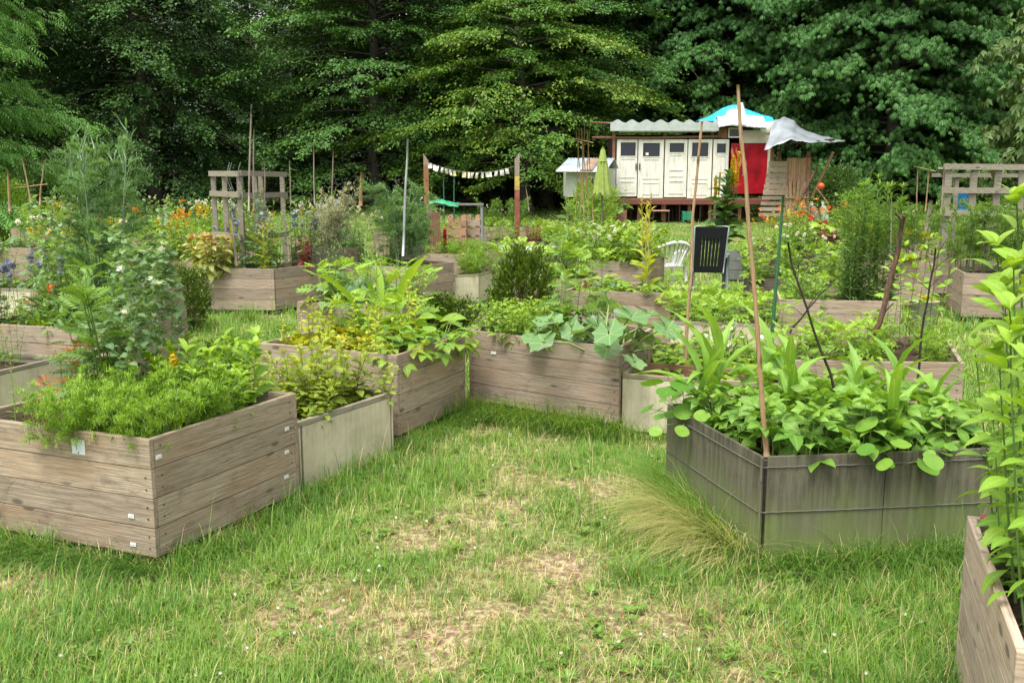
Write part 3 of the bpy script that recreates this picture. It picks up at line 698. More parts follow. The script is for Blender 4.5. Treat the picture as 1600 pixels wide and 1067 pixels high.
def bed_dist(x, y):
    """distance in metres from the nearest bed (negative inside) for points x, y"""
    best = np.full(np.shape(x), 9.)
    for b in BEDS.values():
        e1 = b.R-b.C; e2 = b.L-b.C; l1 = np.linalg.norm(e1); l2 = np.linalg.norm(e2)
        det = e1[0]*e2[1]-e1[1]*e2[0]; dx = x-b.C[0]; dy = y-b.C[1]
        s = (dx*e2[1]-dy*e2[0])/det; t = (e1[0]*dy-e1[1]*dx)/det
        os_ = np.maximum(-s, s-1)*l1; ot = np.maximum(-t, t-1)*l2
        d = np.where((os_ < 0) & (ot < 0), np.maximum(os_, ot), np.hypot(np.maximum(os_, 0), np.maximum(ot, 0)))
        best = np.minimum(best, d)
    return best

# ------------------------------------------------------------------ ground and lawn
def dryness(x, y):
    path = np.exp(-((x-.1)**2)/(1.1**2))*np.clip(1.35-(y-3)/3.6, .0, 1)
    f = .5*fbm(x, y, 1.3, 21)+.5*fbm(x, y, 3.4, 55)
    return np.clip((f-.5)*3.2+.46*path-.05, 0, 1)
def make_ground():
    xs = np.concatenate([np.linspace(-130, -14, 30), np.linspace(-13.5, 13.5, 109), np.linspace(14, 130, 30)])
    ys = np.concatenate([np.linspace(-30, -1, 12), np.linspace(0, 14, 71), np.linspace(14.6, 60, 70), np.linspace(64, 160, 20)])
    X, Y = np.meshgrid(xs, ys, indexing='ij'); Z = gz(X, Y)+.05*(fbm(X, Y, 1.1, 5)-.5)*(np.abs(X) < 14)
    Z = Z-.012
    V = np.stack([X, Y, Z], -1).reshape(-1, 3); a = (np.arange(len(xs)-1)[:, None]*len(ys)+np.arange(len(ys)-1)[None]).ravel()
    g = Geo(); g.add(V, np.stack([a, a+len(ys), a+len(ys)+1, a+1], 1), 0, np.stack([dryness(X, Y).ravel(), 0*X.ravel(), 0*X.ravel()], 1))
    m, nt, _, _ = newmat('lawn_ground')
    tc = nd(nt, 'ShaderNodeTexCoord').outputs['Object']; R = lf(nt)[0]
    n1 = noise(nt, tc, 26, 5, .7); n2 = noise(nt, tc, 3, 4, .6)
    gr = ramp(nt, n1, [(.3, (.045, .075, .018)), (.55, (.12, .19, .035)), (.75, (.21, .30, .06))])
    dr = ramp(nt, n1, [(.3, (.09, .055, .035)), (.48, (.22, .15, .09)), (.58, (.40, .31, .19)), (.75, (.55, .46, .31))])
    c = mixc(nt, mth(nt, 'MULTIPLY', mth(nt, 'ADD', R, mth(nt, 'MULTIPLY', mth(nt, 'SUBTRACT', n2, .5), .6)), 1.15, True), gr, dr)
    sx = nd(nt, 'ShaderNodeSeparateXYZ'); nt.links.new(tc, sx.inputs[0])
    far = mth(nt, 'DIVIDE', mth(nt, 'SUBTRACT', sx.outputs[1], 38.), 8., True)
    c = mixc(nt, far, c, ramp(nt, n2, [(.4, (.02, .02, .012)), (.6, (.05, .06, .02))]))  # far ground darkened in colour to stand in for shade under the trees
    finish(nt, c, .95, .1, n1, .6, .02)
    o = ob('ground', g.mesh('ground', m)); tag(o, 'mown lawn with dry patches between the raised beds', None, kind='structure')

def make_grass():
    m, nt, _, _ = newmat('grass_blade')
    R, G, B = lf(nt)[:3]
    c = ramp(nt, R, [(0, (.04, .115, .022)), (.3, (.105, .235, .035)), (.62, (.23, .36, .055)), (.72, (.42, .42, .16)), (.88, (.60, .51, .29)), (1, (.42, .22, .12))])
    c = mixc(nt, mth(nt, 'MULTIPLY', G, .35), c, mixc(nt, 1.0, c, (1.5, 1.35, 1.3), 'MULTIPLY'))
    finish(nt, c, .5, .3, trans=.35, tcol=mixc(nt, 1.0, c, (1.4, 1.3, .6), 'MULTIPLY'))
    _M['grass_blade'] = m
    def field(n, y0, y1, w0, seed, cl=.6, lenf=1.):
        r = np.random.default_rng(seed)
        u = r.random(n); y = y0*(y1/y0)**u; x = (r.random(n)*2-1)*(.57*y+.7)
        # tufts
        k = int(n*cl); y[:k] += 0
        tx = x[:k//9]; ty = y[:k//9]; ii = r.integers(0, len(tx), k)
        x[:k] = tx[ii]+r.normal(0, .022, k)*(1+ty[ii]/9); y[:k] = ty[ii]+r.normal(0, .022, k)*(1+ty[ii]/9)
        d = bed_dist(x, y); dry = dryness(x, y)
        keep = (d > .0) & (r.random(n) > dry*.66) & (y > 2.3)
        x, y, d, dry = x[keep], y[keep], d[keep], dry[keep]; n = len(x)
        edge = np.clip(1-d/.30, 0, 1)*(fbm(x, y, 2.2, 77) > .36)
        tall = fbm(x, y, .9, 31)
        H = (.04+.085*np.clip(tall*1.6-.35, 0, 1)+edge*.16*r.random(n)+.02*r.random(n))*(1-.45*dry)*lenf
        H *= 1+1.2*(r.random(n) > .97)
        R_ = np.clip(.16+.46*r.random(n)+.25*(fbm(x, y, 1.7, 9)-.5)-edge*.14, 0, .64)
        ds = r.random(n) < dry*.5+.07
        R_ = np.where(ds, .66+.3*r.random(n), R_)
        ph = r.random(n)*6.28; el = PI/2-np.abs(r.normal(0, .42, n))-.5*dry*r.random(n)
        W = w0*(.6+.7*r.random(n))*np.maximum(1, np.hypot(x, y)/5.5)
        el = np.clip(el, .1, PI/2)
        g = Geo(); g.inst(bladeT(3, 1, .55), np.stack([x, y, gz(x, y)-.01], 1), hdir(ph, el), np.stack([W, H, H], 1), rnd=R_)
        return g
    a = field(165000, 2.5, 7.5, .0042, 1); b = field(120000, 7, 17, .0045, 2, lenf=1.05); c = field(75000, 15, 46, .0045, 3, lenf=1.0)
    for nm, g, lb in (('lawn_grass', a, 'short green grass of the foreground lawn with straw patches'), ('meadow_grass', b, 'green grass growing between the middle beds'), ('distant_grass', c, 'bright lawn reaching back to the white shed')):
        o = ob(nm, g.mesh(nm, m)); tag(o, lb, None, kind='stuff')
    # long grass leaning out from the slate bed and along other bed feet
    def sweep(nm, line, n, spread, lean, L, W, Rr, lb, off=(0, 0), elr=(.15, 1.1), curve=.75):
        r = np.random.default_rng(len(nm)*7+n); p = np.array(line[0]); q = np.array(line[1]); t = r.random(n)[:, None]
        P = p+(q-p)*t+r.normal(0, 1, (n, 2))*spread; ok = bed_dist(P[:, 0], P[:, 1]) > .004; P = P[ok]; n = len(P)
        ph = lean+r.normal(0, .55, n); el = r.uniform(*elr, n); ll = r.uniform(*L, n)
        g = Geo(); g.inst(bladeT(7, 1, curve), np.concatenate([P, np.zeros((n, 1))], 1), hdir(ph, el), np.stack([np.full(n, W)*r.uniform(.6, 1.3, n), ll, ll], 1), rnd=r.uniform(*Rr, n))
        o = ob(nm, g.mesh(nm, m)); tag(o, lb, None, kind='stuff')
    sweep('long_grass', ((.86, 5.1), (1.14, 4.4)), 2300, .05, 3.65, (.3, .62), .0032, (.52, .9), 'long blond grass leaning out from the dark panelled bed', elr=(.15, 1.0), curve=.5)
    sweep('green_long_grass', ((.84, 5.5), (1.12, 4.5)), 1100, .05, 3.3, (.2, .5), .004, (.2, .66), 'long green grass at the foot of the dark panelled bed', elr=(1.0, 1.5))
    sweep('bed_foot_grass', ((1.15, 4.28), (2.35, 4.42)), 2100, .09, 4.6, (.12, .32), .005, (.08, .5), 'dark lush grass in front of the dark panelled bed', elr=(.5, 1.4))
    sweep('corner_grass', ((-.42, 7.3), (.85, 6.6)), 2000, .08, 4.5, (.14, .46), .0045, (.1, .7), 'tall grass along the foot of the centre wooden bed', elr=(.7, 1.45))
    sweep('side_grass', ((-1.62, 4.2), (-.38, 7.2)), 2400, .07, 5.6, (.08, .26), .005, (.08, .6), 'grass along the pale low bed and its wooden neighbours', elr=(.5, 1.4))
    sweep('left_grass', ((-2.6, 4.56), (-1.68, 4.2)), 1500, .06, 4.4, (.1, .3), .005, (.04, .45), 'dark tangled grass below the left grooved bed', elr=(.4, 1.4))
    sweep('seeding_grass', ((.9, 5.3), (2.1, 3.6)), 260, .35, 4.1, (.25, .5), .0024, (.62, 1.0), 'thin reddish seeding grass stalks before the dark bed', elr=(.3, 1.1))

# ------------------------------------------------------------------ trees
def diamond(w=.5, f=.18):
    return np.array([(0, 0, 0), (w/2, .42, f*w), (0, 1, -.12), (-w/2, .42, f*w)]), np.array([(0, 1, 2, 3)]), np.array([(0, 0, .5), (0, .5, .5), (0, 1, .5), (0, .5, .5)], float)
def tree_meshes(H, R, zlo, limbs, lmat, T, size, q=18, m=13, droop=.35, seed=1, rise=.3, flat=.07, ldroop=-.35, shape=1.0, bark='bark', tips=None, trunk=.26):
    r = np.random.default_rng(seed); S = Geo(); L = Geo()
    tp = np.stack([np.cumsum(r.normal(0, .08, 9)), np.cumsum(r.normal(0, .08, 9)), np.linspace(0, H*.96, 9)], 1); tp[0, :2] = 0
    S.tube(tp, trunk, .04, n=8, radii=[trunk*1.5, trunk*1.05]+list(np.linspace(trunk, .04, 7)))
    P_, D_, C_ = [], [], []
    for j in range(limbs):
        f = (j+r.random())/limbs; z = zlo*.75+(H*.95-zlo*.75)*f**.95
        b = interp(tp, [z/(H*.96)])[0]; ph = j*2.399+r.normal(0, .25)
        l = R*(.35+.75*math.sin(PI*min(1, .38+.62*f)))**shape*r.uniform(.55, 1.08)
        l = R*(math.sqrt(max(0., 1-(max(0, f-.18)/.84)**2))*.92+.08)*r.uniform(.5, 1.08)
        t = np.linspace(0, 1, 7)[:, None]; d = np.array([math.cos(ph), math.sin(ph), 0.])
        rr = rise*(.4+f)
        P = b+d*l*t+np.array([0, 0, 1])*(rr*l*t-droop*l*t**2.2)+np.cumsum(r.normal(0, .03, (7, 3)), 0)*l*.4
        S.tube(P, .05+.04*l/R*trunk, .012, n=4, cap=False)
        mm = max(5, int(m*(.45+.55*l/R))); tt = r.uniform(.22, 1.02, mm)
        side = np.where(np.arange(mm) % 2 == 0, 1, -1); an = ph+side*r.uniform(.35, 1.15, mm)*(1.15-tt*.6)
        tw = (.12+.30*(1.15-tt))*l*r.uniform(.7, 1.25, mm)+.35
        B = interp(P, np.clip(tt, 0, 1)); qq = max(6, q)
        s = np.tile(np.linspace(.05, 1, qq), (mm, 1)); dd = np.stack([np.cos(an), np.sin(an), r.uniform(-.1, .18, mm)], 1)
        X = B[:, None]+dd[:, None]*tw[:, None, None]*s[..., None]; X[..., 2] -= .32*tw[:, None]*s**2*droop*2
        if size > .12:
            for k in range(0, mm, 3): S.tube(X[k][::max(1, qq//4)], .014, .005, n=3, cap=False)
        X += r.normal(0, 1, X.shape)*np.array([.11, .11, flat])*(1+.4*s[..., None])
        sd = np.where(np.arange(qq) % 2 == 0, 1, -1)[None]; la = an[:, None]+sd*r.uniform(.2, 1.1, (mm, qq))
        D = np.stack([np.cos(la), np.sin(la), np.full_like(la, ldroop)+r.normal(0, .28, la.shape)], -1)
        P_.append(X.reshape(-1, 3)); D_.append(D.reshape(-1, 3)); C_.append(np.clip(r.random()*.45+.55*r.random((mm, qq))*.9+.12*s, 0, 1).ravel())
    P_ = np.concatenate(P_); D_ = np.concatenate(D_); C_ = np.concatenate(C_)
    L.inst(T, P_, D_, size*r.uniform(.7, 1.25, len(P_)), roll=r.normal(0, .35, len(P_)), rnd=C_)
    return dict(trunk=S.mesh('trunk', M(bark)), crown=L.mesh('crown', M(lmat)))
TREES = {}
def tree(key, x, y, label, group, rz=None, s=1., name='broadleaf_tree', sz=1., cat='tree', mk=None):
    if key not in TREES: TREES[key] = mk()
    o = bpy.data.objects.new(name, None); COL.objects.link(o); o.location = (x, y, float(gz(x, y))-.05); o.rotation_euler = (0, 0, random.uniform(0, 6.28) if rz is None else rz); o.scale = (s, s, s*sz)
    for pn, me in TREES[key].items():
        c = bpy.data.objects.new(pn, me); COL.objects.link(c); c.parent = o
    tag(o, label, cat, group); return o

def make_lawn_weeds():
    r = np.random.default_rng(9); n = 900; y = 2.8*(9/2.8)**r.random(n); x = (r.random(n)*2-1)*(.57*y+.3)
    k = (bed_dist(x, y) > .04) & (fbm(x, y, 1.6, 91) > .48); x, y = x[k], y[k]; n = len(x)
    T = leafT(1, .5, 'oblong', .1, .4); D3 = discT(8, 0, 0, .05); L = Geo()
    for i in range(n):
        m = 6; ph = np.arange(m)*1.05+r.random()*6; s = r.uniform(.02, .05)
        L.inst(T, np.tile((x[i], y[i], .005), (m, 1)), hdir(ph, r.uniform(.1, .7, m)), s*r.uniform(.7, 1.2, m), rnd=r.random(m))
    q = 2600; j = r.integers(0, n, q); cx = x[j]+r.normal(0, .07, q); cy = y[j]+r.normal(0, .07, q); k = bed_dist(cx, cy) > .02; cx, cy = cx[k], cy[k]; q = len(cx)
    L.inst(D3, np.stack([cx, cy, r.uniform(.01, .05, q)], 1), np.stack([r.normal(0, 1, q), r.normal(0, 1, q), r.normal(0, .25, q)], 1), r.uniform(.006, .011, q), rnd=r.random(q))
    q = 90; j = r.integers(0, n, q); P = np.stack([x[j]+r.normal(0, .1, q), y[j]+r.normal(0, .1, q), r.uniform(.04, .09, q)], 1); P = P[bed_dist(P[:, 0], P[:, 1]) > .03]
    L.inst(flowerT(7, 1, .4, .5, .3), P, np.tile((0, .2, 1), (len(P), 1)), .009, mi=1)
    q = 1500; yy = 2.7*(8/2.7)**r.random(q); xx = (r.random(q)*2-1)*(.55*yy); k = bed_dist(xx, yy) > .02; xx, yy = xx[k], yy[k]; q = len(xx); pp = r.random(q)*6.28
    L.inst(bladeT(3, 1, .3), np.stack([xx, yy, r.uniform(.01, .03, q)], 1), hdir(pp, r.normal(.05, .12, q)), np.stack([np.full(q, .004), r.uniform(.04, .14, q), np.full(q, .05)], 1), mi=2)
    o = ob('lawn_weeds', L.mesh('lawn_weeds', [M('leaf_mid'), M('petal_white'), M('leaf_dry')])); tag(o, 'clover, plantain and fallen straw scattered through the lawn', None, kind='stuff')

def make_trees():
    plain('bark', (.075, .065, .05), .9, var=.3, scale=6)
    kw = dict(vein=0, rough=.5, trans=.2, spec=.25)
    leafmat('tree_left', (.12, .30, .07), (.22, .44, .10), **kw)
    leafmat('tree_dark', (.035, .085, .028), (.085, .18, .045), **kw); leafmat('tree_shade_tint', (.010, .026, .008), (.022, .05, .012), **kw)  # second leaf colour is darkened to imitate shade deep inside the wood
    leafmat('tree_bluegreen', (.045, .09, .05), (.09, .15, .08), **kw)
    leafmat('tree_horn', (.038, .105, .025), (.10, .22, .045), edge=(.13, .24, .035), edge_at=.9, **kw)
    leafmat('tree_horn_pale', (.045, .12, .02), (.12, .23, .03), edge=(.22, .29, .04), edge_at=.86, **kw)
    leafmat('tree_chest', (.035, .11, .026), (.095, .23, .05), **kw)
    leafmat('tree_right', (.07, .13, .03), (.13, .20, .06), **kw)
    dm = diamond(.55); dn = diamond(.34)
    def pal(n=6, w=.3, dr=.75):
        V, F, A = dn; ps = []
        for a in np.linspace(-1.5, 1.5, n): ps.append(((V*[w/.34, 1, 1], F, A), rotz(a) @ rotx(-dr), (0, 0, 0), 1-.12*abs(a)))
        return mergeT(ps)
    def pinn():
        V, F, A = dn; ps = []
        for i in range(5):
            for sd in (-1, 1): ps.append(((V*[.8, 1, 1], F, A), rotz(-sd*1.15) @ rotx(-.45), (0, i/5, -.35*(i/5)**2), .36))
        ps.append((dn, rotx(-.7), (0, .95, -.33), .32)); return mergeT(ps)
    R = random
    tree('left', -17.1, 26.5, 'bright feathery-leaved tree at the left edge, nearest of the wood', None, .3, name='ash_tree',
         mk=lambda: tree_meshes(12.5, 4.7, 1.4, 165, 'tree_left', pinn(), .33, q=13, m=15, droop=.26, seed=3, flat=.04))
    A = lambda: tree_meshes(18, 7.2, 2.0, 130, 'tree_horn', dm, .165, q=46, m=25, droop=.36, seed=5, flat=.05)
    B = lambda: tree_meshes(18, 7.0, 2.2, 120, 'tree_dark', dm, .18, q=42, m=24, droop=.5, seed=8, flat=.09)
    Cc = lambda: tree_meshes(18, 5.5, 1.8, 130, 'tree_chest', pal(), .27, q=17, m=19, droop=.45, seed=9, flat=.08, ldroop=-.5)
    D = lambda: tree_meshes(9, 6.2, 2.3, 66, 'tree_horn_pale', dm, .155, q=46, m=26, droop=.42, seed=15, flat=.04)
    Bg = lambda: tree_meshes(20, 7.5, 3., 170, 'tree_bluegreen', dm, .22, q=26, m=16, droop=.4, seed=18, flat=.2)
    tree('horn', -6.2, 45.5, 'tall layered hornbeam left of centre with drooping green tiers', 'big trees of the wood edge', 1.0, name='hornbeam_tree', mk=A)
    tree('pale', .6, 41.5, 'lower yellow-green layered tree left of the white shed', None, 2.0, name='hornbeam_tree', mk=D)
    tree('horn', 1.6, 47, 'tall hornbeam with yellow-tipped tiers directly behind the bunting', 'big trees of the wood edge', 3.3, .95, 'hornbeam_tree', mk=A)
    tree('dark', -15.5, 42.5, 'dark drooping tree between the left ash and the gap in the wood', 'big trees of the wood edge', .5, .93, mk=B)
    tree('dark', -23.5, 40, 'dark tree behind the bright left ash', 'big trees of the wood edge', 2.5, 1., mk=B)
    tree('bg', -20.5, 58, 'blue-green tree with sky gaps behind the opening on the left', 'far blue-green trees', .2, .95, mk=Bg)
    tree('bg', -13.2, 63, 'second blue-green tree deep in the opening on the left', 'far blue-green trees', 1.9, .9, mk=Bg)
    tree('chest', 10.3, 49, 'chestnut with drooping hand-shaped leaves behind the shed roof', 'chestnut trees on the right', 0, 1, 'chestnut_tree', mk=Cc)
    tree('chest', 17.0, 44.5, 'chestnut right of the shed with branches reaching the ground', 'chestnut trees on the right', 2.2, .98, 'chestnut_tree', mk=Cc)
    tree('chest', 23.2, 47.5, 'chestnut behind the right pallet frame', 'chestnut trees on the right', 4.1, 1, 'chestnut_tree', mk=Cc)
    E_ = lambda: tree_meshes(20, 8, 3, 150, 'tree_shade_tint', dm, .32, q=18, m=13, droop=.45, seed=28, flat=.2)
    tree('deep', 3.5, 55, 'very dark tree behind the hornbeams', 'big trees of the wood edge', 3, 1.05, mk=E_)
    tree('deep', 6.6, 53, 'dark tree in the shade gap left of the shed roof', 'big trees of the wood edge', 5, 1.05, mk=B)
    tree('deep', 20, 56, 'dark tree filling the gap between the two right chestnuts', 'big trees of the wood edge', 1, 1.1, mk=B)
    tree('right', 15.8, 27, 'small pale-leaved tree at the right edge behind the pallet frame', None, 1.2, name='walnut_tree',
         mk=lambda: tree_meshes(8, 2.7, 2.2, 70, 'tree_right', pal(5, .42), .3, q=9, m=9, droop=.3, seed=33, flat=.12))
    # second row of the wood
    for i, x in enumerate(np.linspace(-46, 50, 14)):
        if -22 < x < -12: continue
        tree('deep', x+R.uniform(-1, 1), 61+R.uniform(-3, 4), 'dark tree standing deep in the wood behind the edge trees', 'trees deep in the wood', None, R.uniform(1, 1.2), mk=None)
    for i, x in enumerate((-32, -30, 31, 34)):
        tree('dark', x, (36, 48, 38, 48)[i], 'dark tree closing the wood beyond the picture side', 'trees at the sides of the wood', None, 1., mk=None)
    # woodland mass behind everything
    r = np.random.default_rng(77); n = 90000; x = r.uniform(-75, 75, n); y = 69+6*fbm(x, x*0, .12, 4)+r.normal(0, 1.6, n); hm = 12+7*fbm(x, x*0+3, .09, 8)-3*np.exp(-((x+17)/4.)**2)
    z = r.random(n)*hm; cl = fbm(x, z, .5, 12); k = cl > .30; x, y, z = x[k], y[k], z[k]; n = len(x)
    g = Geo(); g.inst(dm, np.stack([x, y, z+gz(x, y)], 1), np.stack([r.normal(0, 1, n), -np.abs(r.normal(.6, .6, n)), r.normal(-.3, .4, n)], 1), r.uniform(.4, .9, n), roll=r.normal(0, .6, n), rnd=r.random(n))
    o = ob('woodland', g.mesh('woodland', M('tree_shade_tint'))); tag(o, 'dense dark woodland closing the view behind the trees', None, kind='stuff')
    # understorey shrubs at the wood edge
    for i, (x, y, kd, s) in enumerate(((-13.5, 25.5, 'leafy_shrub', 1.0), (-18, 34, 'wild_shrub', 1.3), (9.8, 38.5, 'wild_shrub', 1.0), (12.6, 38, 'wild_shrub', 1.2), (19.5, 35, 'wild_shrub', 1.1), (2.6, 31, 'leafy_shrub', .9), (22, 30, 'wild_shrub', 1.6), (13.9, 24, 'wild_shrub', .9))):
        lb = {(-13.5): 'light green shrub below the left ash', 2.6: 'loose light green shrub left of the small white hut', 13.9: 'low shrub behind the right pallet frame'}.get(x, 'shrub in the shade at the foot of the wood')
        plant(kd, (x, y, float(gz(x, y))), s, None, lb, 'shrub', 'shrubs along the wood edge')
def child(name, g, mats, parent, bevel=0): return ob(name, g.mesh(name, mats), parent, bevel=bevel)

def make_shed():
    Y = 35.0; X = lambda u: (u-800)/FPX*Y/ (1/1) * 1.0
    def P(u, v, yy=Y): x, z = atY(u, v, yy); return x, z
    G0 = float(gz(0, Y)); cx, _ = P(1050, 300)
    root = empty('garden_shed', (cx, Y, G0), 0, 'white shed on a raised deck, its front made of five old panelled doors', 'shed')
    def lx(u): return P(u, 280)[0]-cx
    def lz(v): return P(1050, v)[1]-G0
    white, nt, _, _ = newmat('paint_white'); tc = nd(nt, 'ShaderNodeTexCoord').outputs['Object']; f1 = noise(nt, mapping(nt, tc, (14, 14, 1.6)), 1.2, 4, .65); f2 = noise(nt, tc, 2.2, 4, .6)
    c = ramp(nt, f1, [(.3, (.50, .47, .38)), (.48, (.68, .66, .58)), (.7, (.74, .72, .66))]); c = mixc(nt, ramp(nt, f2, [(.5, (0, 0, 0)), (.75, (.6, .6, .6))]), c, (.50, .46, .36)); finish(nt, c, .5, .35, f2, .1, .004); cream = plain('paint_cream', (.55, .50, .39), .6, var=.08)
    glass, nt, _, _ = newmat('dark_glass'); finish(nt, (.03, .035, .045), .12, .6)
    zb, zt = lz(307), lz(218)
    # doors
    doors = [(963, 995, 412, 487, 297, 365), (996.5, 1036, 523, 607, 300, 368), (1038, 1072.5, 655, 728, 300, 347), (1074, 1111, 767, 848, 298, 368), (1113, 1137, 890, 935, 303, 350)]
    for i, (u0, u1, wx0, wx1, wy0, wy1) in enumerate(doors):
        x0, x1 = lx(u0), lx(u1); wa, wb = lx(840+wx0/3.2), lx(840+wx1/3.2); za, zc = lz(130+wy1/3.2), lz(130+wy0/3.2)
        g = Geo(); t = .045; zb_ = zb+(.0, -.06, -.03, -.07, -.03)[i]
        def bx(a, b, c, d, mi=0, y=0, th=t): g.box(((a+b)/2, y, (c+d)/2), (b-a, th, d-c), mi, rnd=random.random())
        bx(x0, wa, zb_, zt); bx(wb, x1, zb_, zt); bx(wa, wb, zc, zt); bx(wa, wb, zb_, za)
        # mouldings
        mid = zb_+(za-zb_)*.42
        for (c, d) in ((zb_+.12, mid-.06), (mid+.06, za-.08)):
            for a, b, e, f in ((wa, wb, c, c+.03), (wa, wb, d-.03, d), (wa, wa+.03, c+.03, d-.03), (wb-.03, wb, c+.03, d-.03)): bx(a, b, e, f, y=-t/2-.008, th=.016)
        if i == 2:
            for q in (.35, .6): bx(wa, wb, zb_+(za-zb_)*q, zb_+(za-zb_)*q+.05, y=-t/2-.012, th=.024)
        d = child('door', g, white, root)
        g = Geo()
        for a, b, e, f in ((wa-.02, wb+.02, za-.03, za), (wa-.02, wb+.02, zc, zc+.03), (wa-.03, wa, za, zc), (wb, wb+.03, za, zc)): g.box(((a+b)/2, -t/2-.01, (e+f)/2), (b-a, .02, f-e))
        fr = child('window_frame', g, white, d)
        g = Geo(); g.box(((wa+wb)/2, .005, (za+zc)/2), (wb-wa, .012, zc-za)); child('window_pane', g, glass, d)
        if i in (0, 1):
            g = Geo(); hx = lx(840+(490 if i == 0 else 508)/3.2); g.box((hx, -t/2-.03, lz(130+418/3.2)), (.035, .05, .22)); child('handle', g, plain('iron', (.03, .03, .03), .4, metal=.5), d)
        if i == 1:
            g = Geo(); g.box((lx(1010), -t/2-.012, lz(241)), (.1, .01, .09)); child('sticker', g, plain('paper', (.8, .8, .82), .6), d)
    brown = M('wood_brown'); grey = M('wood_dark'); tim = M('timber_orange')
    # posts, lintel and poles
    for u, v0, v1, w in ((959, 345, 203, .1), (1037, 345, 203, .07), (1112, 345, 203, .1), (1137.6, 345, 222, .06)): g = Geo(); g.box((lx(u), .14, (lz(v0)+lz(v1))/2), (w, .1, lz(v1)-lz(v0)), rnd=random.random()); child('post', g, tim, root)
    g = Geo(); g.tube([(lx(924), -.08, lz(215.5)), (lx(1010), -.08, lz(216)), (lx(1122), -.08, lz(213.5))], .045, n=7); child('pole', g, M('wood_brown'), root)
    g = Geo(); g.tube([(lx(921), .3, lz(191)), (lx(960), .3, lz(192))], .035, n=7); child('pole', g, M('wood_brown'), root)
    # body and deck
    g = Geo(); x0, x1 = lx(960), lx(1198); zr = lz(206)
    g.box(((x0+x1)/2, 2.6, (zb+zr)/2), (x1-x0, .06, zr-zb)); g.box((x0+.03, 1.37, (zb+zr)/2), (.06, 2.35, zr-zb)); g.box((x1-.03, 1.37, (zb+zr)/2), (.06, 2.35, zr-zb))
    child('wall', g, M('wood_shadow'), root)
    g = Geo(); k = 15
    for i in range(k): g.box(((x0+x1)/2, -.05+2.6*i/k, zb-.09), (x1-x0+.2, 2.5/k-.015, .05), rnd=random.random())
    child('deck', g, brown, root)
    g = Geo(); g.box(((x0+x1)/2, -.12, zb-.2), (x1-x0+.2, .05, .17), rnd=.3); child('deck_beam', g, plain('paint_oxblood', (.16, .05, .035), .7), root)
    for i in range(7):
        for y in (.1, 2.4): g = Geo(); g.box((x0+(x1-x0)*i/6, y, (zb-.28)/2), (.11, .11, zb-.28), rnd=random.random()); child('stilt', g, brown, root)
    g = Geo(); g.box(((x0+x1)/2, 2.5, (zb-.3)/2), (x1-x0, .04, zb-.3), rnd=.4); child('shade_backing', g, plain('backing_shade_tint', (.07, .022, .018), .8, var=.3), root)  # dark sheet added under the open deck, shade put into its colour
    # corrugated white roof fascia
    n = 97; us = np.linspace(951, 1118, n); g = Geo(); tops = []
    for j, u in enumerate(us):
        ph = (u-951)/167*7.6; w = .5-.5*math.cos(2*PI*ph); v = 193.0-5.0*w
        tops.append((lx(u), lz(v)))
    zlo = lz(205.5); V = []
    for x, z in tops: V += [(x, -.30, zlo), (x, -.34, z), (x, -.30, z), (x, -.27, zlo)]
    F = []
    for j in range(n-1):
        a = 4*j
        for e in range(4): F.append((a+e, a+(e+1) % 4, a+4+(e+1) % 4, a+4+e))
    F += [(3, 2, 1, 0), (4*n-4, 4*n-3, 4*n-2, 4*n-1)]
    g.add(V, F, smooth=False); child('roof_fascia', g, plain('sheet_white', (.48, .52, .50), .45, var=.08), root)
    g = Geo(); nx = 98; xs = np.linspace(lx(951), lx(1150), nx); V = []
    for x in xs:
        for y, zz in ((-.3, .0), (1.2, .04), (2.9, .0)): V.append((x, y, lz(193)+zz+.05*math.sin((x-xs[0])/.52*PI)))
    F = [(3*i+j, 3*i+3+j, 3*i+4+j, 3*i+1+j) for i in range(nx-1) for j in (0, 1)]
    g.add(V, F); o = child('roof_sheet', g, plain('sheet_grey', (.35, .37, .38), .4, metal=.3), root); so = o.modifiers.new('thick', 'SOLIDIFY'); so.thickness = .02
    g = Geo(); g.box((lx(1040), -.2, lz(204.8)-.03), (lx(1112)-lx(962), .06, .05)); child('lintel', g, cream, root)
    # red wall with the flame ornament, cream board above
    g = Geo(); a, b = lx(1141), lx(1198); g.box(((a+b)/2, .06, (lz(303)+lz(224))/2), (b-a, .05, lz(224)-lz(303))); rw = child('red_panel', g, plain('paint_red', (.36, .006, .016), .35, var=.3, scale=2.5), root)
    g = Geo()
    for dx, h, w in ((.12, 1.1, .07), (.27, .8, .05), (.45, 1.0, .05)):
        q = [(a+dx+.09*math.sin(t*5), .025, lz(226)-h+h*t-.1) for t in np.linspace(0, 1, 12)]
        g.tube(q, w, .01, n=6, radii=[w*(.3+.8*math.sin(PI*t*.85+.2)) for t in np.linspace(0, 1, 12)])
    child('flame_ornament', g, plain('paint_salmon', (.62, .17, .08), .5), rw)
    g = Geo(); g.box(((lx(1156)+lx(1203))/2, .0, (lz(224)+lz(204))/2), (lx(1203)-lx(1156), .05, lz(204)-lz(224))); g.box((lx(1201), .02, (lz(300)+lz(224))/2), (.14, .05, lz(224)-lz(300))); child('cream_board', g, cream, root)
    g = Geo(); g.box(((lx(1119)+lx(1134))/2, .02, (lz(200)+lz(216))/2), (lx(1134)-lx(1119), .05, lz(200)-lz(216))); child('gable_boards', g, tim, root)
    g = Geo(); a, b, c, d = lx(1135), lx(1157), lz(213.5), lz(202)
    for p in ((a, b, c-.05, c), (a, b, d, d+.05), (a, a+.04, c, d), (b-.04, b, c, d)): g.box(((p[0]+p[1])/2, -.02, (p[2]+p[3])/2), (p[1]-p[0], .06, p[3]-p[2]))
    wf = child('top_window', g, white, root); g = Geo(); g.box(((a+b)/2, .0, (c+d)/2), (b-a, .01, d-c)); child('window_pane', g, glass, wf)
